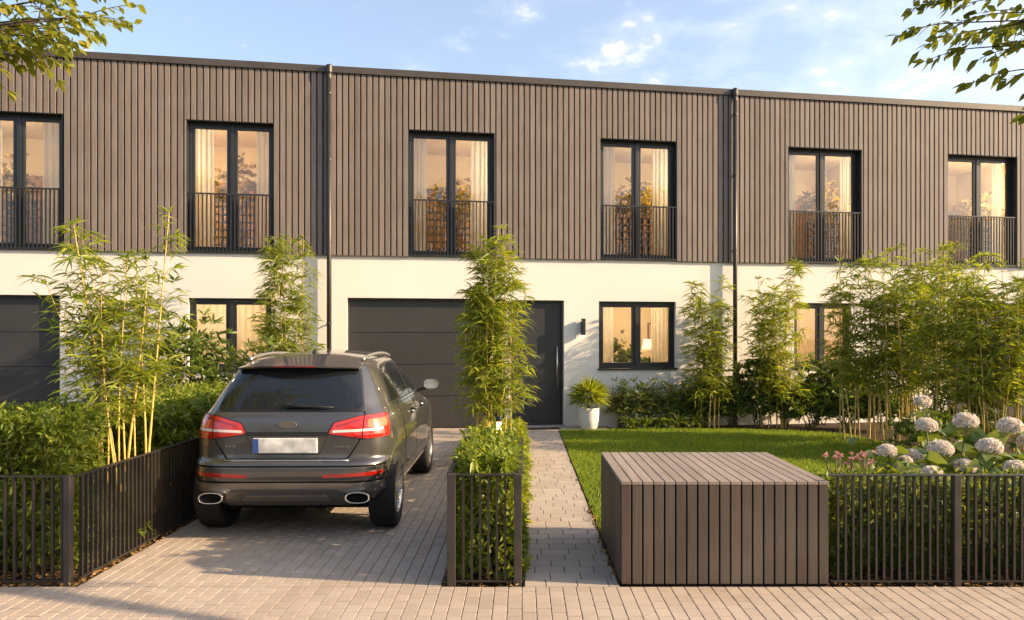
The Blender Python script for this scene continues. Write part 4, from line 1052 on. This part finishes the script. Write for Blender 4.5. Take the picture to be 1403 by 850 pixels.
for i, (x, y, h, lb) in enumerate(X0):
    bamboo(lb, x, y, h, 10 if i < 3 else 9, .34, .40, 950 if i < 3 else 800, .20, 'bamboo', .32)

# shrubs on the left and along the wall
shrub('oleander shrub below the left house window beside the car', -5.05, 11.4, 1.55, 1.0, 2.30, 330, .20, .19, 'shrub', 9, upright=1.2)
shrub('small upright shrub between oleander and car roof', -4.15, 11.9, .75, .7, 1.75, 140, .19, .19, 'shrub', 8, upright=1.2)
def wallspot(px, out): p = fac(U(px), out); return p.x, p.y
row = [(842, .42), (862, .5), (883, .42), (904, .5), (925, .42), (943, .5)]
for i, (px, o) in enumerate(row):
    x, y = wallspot(px, o)
    shrub(['bronze leaved spiky plant next to the white pot', 'bronze spiky plant second from the white pot', 'bronze spiky plant under middle of kitchen window', 'bronze spiky plant fourth from the white pot', 'bronze spiky plant below right side of kitchen window', 'bronze spiky plant nearest the bamboo by the downpipe'][i], x, y, .56, .46, .95, 80, .20, .12, 'redgrass', 9, 'spiky_plant', 'plant', 'bronze plants under the kitchen window', upright=1.4, stemn=9)
for i, px in enumerate((848, 868, 889, 911, 934)):
    x, y = wallspot(px, .74)
    spiky(['low green strap leaved plant right of the pot', 'low green strap leaved plant second along the lawn edge', 'low green strap leaved plant in middle of front row', 'low green strap leaved plant fourth along the lawn edge', 'low green strap leaved plant at right end of front row'][i], x, y, .4, .48, 70, 'hedge_deep', 'low plants along the lawn edge', wr=.085, curve=(.4, 1.0))
wl = [(955, .45, .95, .9, 'dark shrub left of the bamboo by the downpipe'), (990, .5, 1.0, .95, 'dark shrub at the foot of the downpipe'), (1022, .6, 1.1, 1.55, 'tall dark shrub between downpipe and second bamboo'), (1048, .9, .9, .85, 'dark shrub left of second bamboo stems'),
      (1095, .8, 1.3, 1.40, 'dark shrub right of second bamboo stems'), (1128, 1.0, 1.3, 1.45, 'dark shrub under the hidden right house window'), (1075, 1.05, 1.0, .85, 'low dark shrub right of the second bamboo foot'), (1108, 1.35, 1.1, .8, 'low dark shrub on the lawn edge below right house window'), (1150, 1.6, 1.2, .9, 'dark shrub at the left foot of the bamboo screen')]
for px, o, w, h, lb in wl:
    x, y = wallspot(px, o); shrub(lb, x, y, w, .8, h, int(185*w*(.6+h*.5)), .19, .20, 'shrub', 8, group='dark shrubs along the wall')
shrub('dark shrub filling below the right bamboo clumps', 7.3, 12.4, 1.6, 1.0, 1.0, 170, .16, .22, 'shrub', 8, group='dark shrubs along the wall')
shrub('dark shrub between bamboo screen and hydrangea', 6.0, 11.2, 1.0, .9, .75, 110, .16, .22, 'shrub', 8, group='dark shrubs along the wall')
shrub('dark rear shrub low at the right picture edge', 8.1, 11.0, 1.5, 1.0, .9, 150, .16, .22, 'shrub', 8, group='dark shrubs along the wall')

# hydrangea
hy = thing('hydrangea', 'hydrangea bush with big pale flower heads over right fence', 'shrub', (3.95, 7.1, 0))
lv = Leaves(); st = MB()
heads = [(1264, 551, 12, 8.2), (1269, 584, 15, 7.6), (1323, 578, 17, 7.3), (1384, 585, 17, 7.1), (1215, 619, 14, 7.0), (1251, 625, 13, 7.3), (1240, 633, 11, 7.1), (1289, 616, 17, 6.85), (1356, 613, 17, 6.8), (1390, 642, 15, 6.6), (1277, 650, 15, 6.5), (1322, 640, 15, 6.75), (1409, 606, 15, 7.2), (1440, 625, 16, 6.9), (1320, 612, 11, 7.5)]
fl = MB()
for (px, py, r, Y) in heads:
    c = at(px, py, Y) - Vector(hy.location); rad = r*Y/F*.88
    v = sph(260, -.45); P = np.array(c)[None] + v*np.array([rad, rad, rad*.78])*rng.uniform(.86, 1.05, (260, 1))
    fb = Leaves()
    for q in range(4):
        th = q*math.pi/2 + np.arange(260)*1.7
        u = unit(np.cross(v, np.array([.3, .2, .93]))); w = np.cross(v, u); D = u*np.cos(th)[:, None] + w*np.sin(th)[:, None] + v*.28
        fb.add(P, D, rad*.22*rng.uniform(.8, 1.2, 260), rad*.20, rng.uniform(-.1, .2, 260))
    fb.build('flower_head', M['petal'], hy, fold=.15, belly=.45)
    base = Vector((c.x*.55+random.uniform(-.05, .05), c.y*.5, 0))
    st.tube([base, (base+Vector(c))/2+Vector((0, 0, .10)), Vector(c)-Vector((0, 0, rad*.3))], [.009, .007, .005], 6, cap=False)
    n = 12
    for k in range(n):
        z = c.z - rad*.55 - .55*random.random()**1.3; f = max(.2, z/c.z); p = base.lerp(Vector(c), f)
        th = random.uniform(0, 2*math.pi); D = np.array([[math.cos(th), math.sin(th), random.uniform(-.05, .7)]])
        lv.add(np.array([p + Vector((0, 0, .02))]), D, random.uniform(.20, .30), random.uniform(.11, .16), random.uniform(.25, .7))
n = 170; C = np.stack([rng.uniform(-.75, 1.3, n), rng.uniform(-.55, .5, n), rng.uniform(.12, .78, n)], 1); th = rng.uniform(0, 2*np.pi, n)
lv.add(C, np.stack([np.cos(th), np.sin(th), rng.uniform(-.1, .8, n)], 1), rng.uniform(.18, .30, n), rng.uniform(.09, .15, n), rng.uniform(.2, .6, n))
st.build('stem', M['twig'], hy); lv.build('foliage', M['hydleaf'], hy, .22, .42)
# little pink flowers
for (px, py, Y, lb) in ((1147, 628, 6.9, 'small pink flowering plant beside the box corner'), (1166, 622, 7.1, 'small pink flowering plant left of the lowest hydrangea head'), (1182, 626, 6.8, 'small pink flowering plant nearest the hydrangea')):
    p = at(px, py, Y); t = thing('flowering_plant', lb, 'flower', (p.x, p.y, 0), 0, 'pink flowers behind the fence'); lv = Leaves(); fb = Leaves(); mb = MB()
    for k in range(16):
        a = random.uniform(0, 6.28); r = random.uniform(.01, .12); z = p.z*random.uniform(.8, 1.06); tip = Vector((r*math.cos(a), r*math.sin(a), z)); mb.tube([(r*.2*math.cos(a), r*.2*math.sin(a), 0), tip*.6+Vector((0, 0, z*.1)), tip], .003, 4, cap=False)
        v = sph(9, -.2); fb.add(np.array([tip])+v*.010, v, .020, .013, .1)
        for q in range(4): lv.add(np.array([tip*random.uniform(.2, .85)]), rng.normal(size=(1, 3))+np.array([[0, 0, .6]]), .07, .018, .3)
    mb.build('stem', M['twig'], t); lv.build('foliage', M['hedge'], t); fb.build('blossom', M['pink'], t)

# ================================================================ TREES
def twig_spray(lv, tw, p, d, ln, leaf, lw, pairs):
    """thin twig with leaves set alternately along it"""
    d = Vector(d).normalized(); pts = []
    for k in range(7):
        t_ = k/6; pts.append(p + d*ln*t_ + Vector((0, 0, -.22*ln*t_*t_)))
    tw.tube(pts, [.004, .0038, .0034, .003, .0026, .002, .0012], 5, cap=False)
    side = d.cross(Vector((0, 0, 1))); side = side.normalized() if side.length > .01 else Vector((1, 0, 0))
    for k in range(pairs):
        t_ = .18+.8*k/max(1, pairs-1); q = p + d*ln*t_ + Vector((0, 0, -.22*ln*t_*t_))
        for s in ((-1, 1) if k < pairs-1 else (-1, 0, 1)):
            D = d*random.uniform(.35, .9) + side*s*random.uniform(.5, 1.0) + Vector((random.uniform(-.3, .3), random.uniform(-.3, .3), random.uniform(-.75, .15)))
            lv.add(np.array([q]), np.array([D]), leaf*random.uniform(.7, 1.15), lw*random.uniform(.8, 1.2), random.uniform(.05, .4))
def street_tree(label, base, fork, tips, crown_c, crown_r, leaf, lw, mat, nspray, extra):
    t = thing('street_tree', label, 'tree', base, 0, 'street trees by the pavement'); B = Vector(base); lv = Leaves(); tw = MB()
    m = MB(); f = Vector(fork)-B; m.tube([(0, 0, -.1), (.02, .01, .4), f*.5+Vector((.03, 0, 0)), f], [.12, .10, .085, .075], 14); m.build('trunk', M['bark'], t, smooth=True)
    for tp in tips:
        e = Vector(tp)-B; mid = (f+e)/2+Vector((0, 0, .22)); pts = []
        for k in range(11): u = k/10; pts.append(f*(1-u)**2+mid*2*u*(1-u)+e*u*u)
        m = MB(); m.tube(pts, [max(.004, .034*(1-u/10)**1.3+.003) for u in range(11)], 8); m.build('branch', M['bark'], t, smooth=True)
        for k in range(nspray):
            u = .42+.58*(k+random.random()*.6)/nspray; u = min(1, u); p = f*(1-u)**2+mid*2*u*(1-u)+e*u*u
            d = (e-f).normalized()*.7 + Vector((random.uniform(-.8, .8), random.uniform(-.8, .8), random.uniform(-.7, .45)))
            twig_spray(lv, tw, p, d, random.uniform(.22, .48), leaf, lw, random.randint(4, 6))
        twig_spray(lv, tw, e, (e-mid), .30, leaf, lw, 6)
    for k in range(extra):
        v = sph(1)[0]*random.uniform(.4, 1); p = Vector(crown_c)-B+Vector((v[0]*crown_r[0], v[1]*crown_r[1], v[2]*crown_r[2]))
        twig_spray(lv, tw, p, Vector((v[0], v[1], v[2]*.5-.2)), random.uniform(.25, .45), leaf, lw, 5)
    lv.build('crown', M[mat], t, .2, .40, twigs=tw, twigmat=M['bark'])
lt = [at(*a) for a in ((124, 24, 5.5), (108, -8, 5.7), (78, 38, 5.6), (45, 48, 5.3), (8, 66, 5.4), (96, 24, 5.2), (60, 25, 5.6), (20, 40, 5.3), (-20, 70, 5.4), (30, -10, 5.5), (95, -20, 5.4))]
street_tree('left street tree whose sunlit twigs hang into the top left corner', (-5.3, 4.9, 0), (-5.1, 5.0, 3.4), lt, (-5.1, 5.2, 4.9), (1.4, 1.2, .9), .092, .044, 'treeleaf', 9, 50)
rt = [at(*a) for a in ((1300, 32, 5.0), (1316, -2, 5.1), (1336, 66, 5.0), (1352, 40, 5.2), (1375, 18, 5.1), (1396, 96, 4.9), (1412, 62, 5.0), (1410, 30, 5.2), (1350, -15, 5.1), (1330, -25, 5.0))]
street_tree('right street tree whose leafy twigs hang into the top right corner', (6.7, 3.40, 0), (5.9, 3.6, 3.1), rt, (5.4, 4.2, 4.9), (1.2, 1.0, .8), .100, .046, 'treeleaf_deep', 9, 25)
def far_tree(label, x, y, h, r, n):
    t = thing('far_tree', label, 'tree', (x, y, 0), 0, 'trees across the street behind the camera'); m = MB()
    m.tube([(0, 0, -.1), (.1, 0, h*.3), (0, .1, h*.6), (.1, 0, h*.9)], [.28, .22, .14, .04], 10); m.build('trunk', M['bark'], t, smooth=True)
    lv = Leaves(); C = []
    for k in range(26):
        v = sph(1)[0]; c = np.array([v[0]*r*.75, v[1]*r*.75, h*.62+v[2]*h*.30]); q = sph(n//26)*rng.uniform(.3, 1, (n//26, 1))**.5; C.append(c+q*r*.42)
        b = MB(); b.tube([(0, 0, h*.35), (c[0]*.5, c[1]*.5, (h*.4+c[2])/2), tuple(c)], [.08, .05, .02], 6); b.build('branch', M['bark'], t)
    C = np.concatenate(C); th = rng.normal(size=(len(C), 3)); lv.add(C, th, rng.uniform(.22, .40, len(C)), rng.uniform(.12, .2, len(C)), .3); lv.build('crown', M['treeleaf'], t)
for i, (x, y, h, r) in enumerate(((-9, -15, 11.0, 3.2), (-1, -17, 11.5, 3.4), (6.5, -16, 12.0, 3.3), (13, -18, 12.5, 3.6), (20, -15, 12.0, 3.4), (28, -18, 13.5, 3.8), (37, -16, 13.0, 3.8))):
    far_tree(['first', 'second', 'third', 'fourth', 'fifth', 'sixth', 'seventh'][i] + ' golden tree from the left in the row across the street', x, y, h, r, 2600)

# ================================================================ SKY, SUN, CAMERA
SUN_AZ, SUN_EL = R(-9.0), R(22.5)                 # azimuth from +X, sun a little in front of the houses on the right
sdir = Vector((math.cos(SUN_EL)*math.cos(SUN_AZ), math.cos(SUN_EL)*math.sin(SUN_AZ), math.sin(SUN_EL)))
sl = bpy.data.lights.new('sun', 'SUN'); sl.energy = 4.5; sl.angle = R(.6); sl.color = (1.0, .745, .46)
so = bpy.data.objects.new('sun', sl); col.objects.link(so); so.rotation_euler = (-sdir).to_track_quat('-Z', 'Y').to_euler(); so.location = (20, 0, 20)
w = bpy.data.worlds.new('World'); scene.world = w; w.use_nodes = True; nt = w.node_tree; nt.nodes.clear()
sk = N(nt, 'ShaderNodeTexSky'); sk.sky_type = 'NISHITA'; sk.sun_disc = False; sk.sun_elevation = SUN_EL; sk.sun_rotation = math.pi/2 - SUN_AZ
sk.altitude = 0; sk.air_density = 1.0; sk.dust_density = 3.2; sk.ozone_density = 1.3
tc = N(nt, 'ShaderNodeTexCoord'); sx = N(nt, 'ShaderNodeSeparateXYZ'); L(nt, tc.outputs['Generated'], sx.inputs[0])
mp = N(nt, 'ShaderNodeMapping'); mp.inputs['Scale'].default_value = (3.2, 3.2, 7.0); mp.inputs['Location'].default_value = (.35, .0, .55); L(nt, tc.outputs['Generated'], mp.inputs[0])
nz = N(nt, 'ShaderNodeTexNoise'); nz.inputs['Scale'].default_value = 3.6; nz.inputs['Detail'].default_value = 7; nz.inputs['Roughness'].default_value = .55; nz.inputs['Distortion'].default_value = .25; L(nt, mp.outputs[0], nz.inputs['Vector'])
bias = N(nt, 'ShaderNodeMath', operation='MULTIPLY_ADD'); L(nt, sx.outputs[0], bias.inputs[0]); bias.inputs[1].default_value = .30; L(nt, nz.outputs['Fac'], bias.inputs[2])
pf = N(nt, 'ShaderNodeMath', operation='MULTIPLY_ADD'); L(nt, sx.outputs[0], pf.inputs[0]); pf.inputs[1].default_value = .06; L(nt, nz.outputs['Fac'], pf.inputs[2])
cl = ramp(nt, pf.outputs[0], .615, .74)
up = N(nt, 'ShaderNodeMapRange'); L(nt, sx.outputs[2], up.inputs[0]); up.inputs[1].default_value = .02; up.inputs[2].default_value = .2
cm = N(nt, 'ShaderNodeMath', operation='MULTIPLY'); L(nt, cl, cm.inputs[0]); L(nt, up.outputs[0], cm.inputs[1])
cm2 = N(nt, 'ShaderNodeMath', operation='MULTIPLY'); L(nt, cm.outputs[0], cm2.inputs[0]); cm2.inputs[1].default_value = .7
vx = N(nt, 'ShaderNodeMapRange', interpolation_type='SMOOTHSTEP'); L(nt, bias.outputs[0], vx.inputs[0]); vx.inputs[1].default_value = .46; vx.inputs[2].default_value = .82; vx.inputs[4].default_value = .40
veil = mixrgb(nt, vx.outputs[0], sk.outputs[0], (3.9, 4.0, 4.2))
veil = mixrgb(nt, .14, veil, (3.3, 3.25, 3.5))
skc = mixrgb(nt, cm2.outputs[0], veil, (4.6, 4.2, 3.9))
bg = N(nt, 'ShaderNodeBackground'); bg.inputs[1].default_value = .138; L(nt, skc, bg.inputs[0])
wo = N(nt, 'ShaderNodeOutputWorld'); L(nt, bg.outputs[0], wo.inputs[0])

cam = bpy.data.cameras.new('camera'); co = bpy.data.objects.new('camera', cam); col.objects.link(co); scene.camera = co
co.location = (0, 0, H); co.rotation_euler = (math.pi/2, 0, 0)
cam.sensor_width = 36; cam.lens = F/1403*36; cam.shift_x = (701.5-CX)/1403; cam.shift_y = (HY-425)/1403
cam.clip_start = .1; cam.clip_end = 1500
scene.view_settings.view_transform = 'Standard'; scene.view_settings.look = 'None'; scene.view_settings.gamma = 1
scene.view_settings.exposure = 1.28; scene.view_settings.use_curve_mapping = False
scene.cycles.max_bounces = 8; scene.cycles.diffuse_bounces = 4; scene.cycles.transmission_bounces = 6; scene.cycles.transparent_max_bounces = 12
scene.cycles.sample_clamp_indirect = 6; scene.cycles.use_denoising = True
